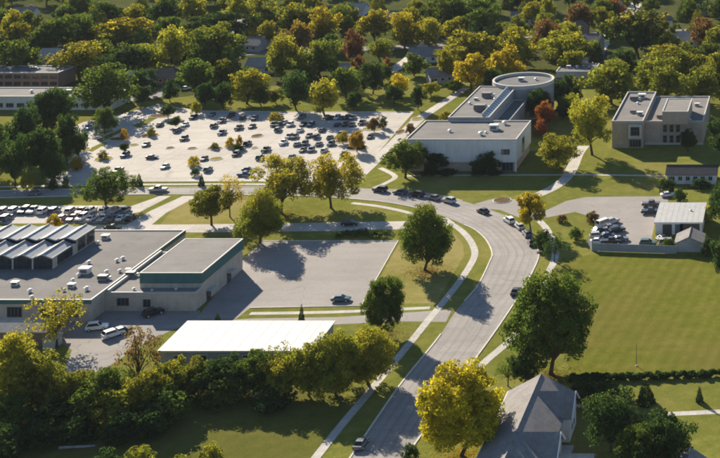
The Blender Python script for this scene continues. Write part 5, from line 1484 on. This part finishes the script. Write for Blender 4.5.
for i, (x, y) in enumerate(big):
    c = cb2[i % 13]; kd = ('sedan', 'suv', 'sedan', 'suv', 'pickup')[i % 5]
    l, g = lot_label(c, kd, 'big pale car park')
    vehicle(x, y, UP + R.choice([0, math.pi]) + R.uniform(-.05, .05) if i not in (34, 35, 40) else 0.1, kd, c, l, g, detail=False)
# depot yard
dep_c = [(604, 226, 'van', 'white', 0.9), (612, 223.5, 'suv', 'silver', 0.9), (600, 232, 'sedan', 'black', 0.5), (609, 230.5, 'pickup', 'grey', 0.4), (598, 238, 'suv', 'silver', 0.2), (608, 237.5, 'sedan', 'blue', 0.2), (617, 232, 'suv', 'black', 0.6), (598, 243.5, 'sedan', 'white', 0.0), (611, 243.5, 'pickup', 'black', 0.1), (620, 241, 'sedan', 'grey', 0.3)]
DL = ['white van parked at the top of the depot jumble', 'silver tall car beside the white van in the depot', 'black car below the white van in the depot', 'dark grey pickup in the middle of the depot jumble', 'silver tall car at the fence corner of the depot',
      'dark blue car near the panel fence of the depot', 'black tall car at the edge of the depot jumble', 'white car tucked behind the panel fence', 'black pickup tucked behind the panel fence', 'dark grey car behind the panel fence near the open yard']
for (x, y, kd, c, a), l in zip(dep_c, DL): vehicle(x, y, a, kd, c, l)
vehicle(651, 206, 0.1, 'pickup', 'tan', 'tan brown pickup parked beside the depot shed')
vehicle(650.5, 213.5, 0.1, 'pickup', 'black', 'black pickup parked beside the depot shed')
vehicle(668, 196.5, 0.2, 'sedan', 'white', 'white car behind the depot shed')
vehicle(648, 245.5, 0.0, 'suv', 'teal', 'dark teal tall car behind the panel fence')
vehicle(664, 240, 0.6, 'sedan', 'black', 'black car in front of the depot shed door')
vehicle(668, 246, 0.1, 'van', 'silver', 'silver van beside the small garage')
# neighbourhood cars
for (x, y, a, kd, c, l) in ((186, 90, 0.4, 'suv', 'white', 'white car in the side street among trees'), (158, 57, 0, 'sedan', 'white', 'white car on the residential street beyond the brick house'), (68, 91, 0, 'suv', 'blue', 'dark blue car beside the long brown block'),
                            (252, 48, 0.2, 'suv', 'white', 'white car in front of the squeezed grey house'), (130, 73, 0.2, 'sedan', 'silver', 'silver car by the house at the side street')):
    vehicle(x, y, a, kd, c, l, detail=False)

# ------------------------------------------------------------------ fence, posts, small things
ft = empty('panel_fence', P(590, 250)); tag(ft, 'grey panel fence along the edge of the depot yard', 'fence')
fa, fb = P(590, 250.5), P(676, 253.5)
pth = [P(588, 246), P(592, 251), P(630, 252.5), P(677, 254)]
i = 0
for a, b in zip(pth[:-1], pth[1:]):
    n = max(1, round((b - a).length / 2.4))
    an = math.atan2((b - a).y, (b - a).x)
    for k in range(n):
        p = a.lerp(b, k / n); q = a.lerp(b, (k + 1) / n); c = (p + q) / 2
        hgt = 2.0 + R.uniform(-.03, .03)
        o = MB().box(-(q - p).length / 2 + 0.07, (q - p).length / 2 - 0.07, -0.03, 0.03, 0.08, hgt).build('panel', M['fence'], ft); o.location = c - ft.location; o.rotation_euler = (0, 0, an)
        o2 = MB().box(-0.06, 0.06, -0.06, 0.06, 0, 2.1).build('post', M['fence'], ft); o2.location = p - ft.location
wf = empty('garden_fence', P(572, 408)); tag(wf, 'short white board fence beside the corner house', 'fence')
a, b = P(573, 408), P(592, 408)
for k in range(4):
    p = a.lerp(b, k / 3); o = MB().box(-0.06, 0.06, -0.06, 0.06, 0, 1.2).build('post', M['trim'], wf); o.location = p - wf.location
for z in (0.35, 0.7, 1.05):
    o = MB().box(0, (b - a).length, -0.02, 0.02, z - 0.1, z + 0.1).build('rail', M['trim'], wf); o.location = a - wf.location

lg = P(77, 448)
t = empty('fallen_log', (lg.x, lg.y, 0), 0.12); tag(t, 'pale weathered log lying in the shaded grass', 'log')
MB().tube([(-3, 0, 0.25), (-1, 0.1, 0.24), (1, 0.0, 0.22), (3, 0.15, 0.18)], [0.24, 0.24, 0.22, 0.16], 9).build('stem', M['pale_log'], t, True)
MB().tube([(1.6, 0.1, 0.3), (2.3, -0.5, 0.8)], [0.08, 0.03], 6).build('branch_stub', M['pale_log'], t, True)

q = P(636.5, 366); t = empty('field_pole', (q.x, q.y, 0)); tag(t, 'thin bare pole standing in the mown field', 'pole')
MB().tube([(0, 0, 0), (0, 0, 4.6)], [0.07, 0.05], 7).build('shaft', M['vent_dark'], t); MB().cyl(0, 0, 0, 0.2, 0.2, 10).build('base', M['kerb'], t)

# ------------------------------------------------------------------ the autumn air over the whole place
hm_, hnt, hout = mat_base('thin_haze')
pv = hnt.nodes.new('ShaderNodeVolumePrincipled')
pv.inputs['Color'].default_value = (0.86, 0.92, 1.0, 1)
pv.inputs['Density'].default_value = 0.000028
pv.inputs['Anisotropy'].default_value = 0.0
hnt.links.new(pv.outputs[0], hout.inputs['Volume'])
hz = bx('haze', -1500, 1500, -200, 2600, -1.0, 124.0, hm_)
tag(hz, 'thin pale haze in the air over the neighbourhood', 'haze', kind='stuff')
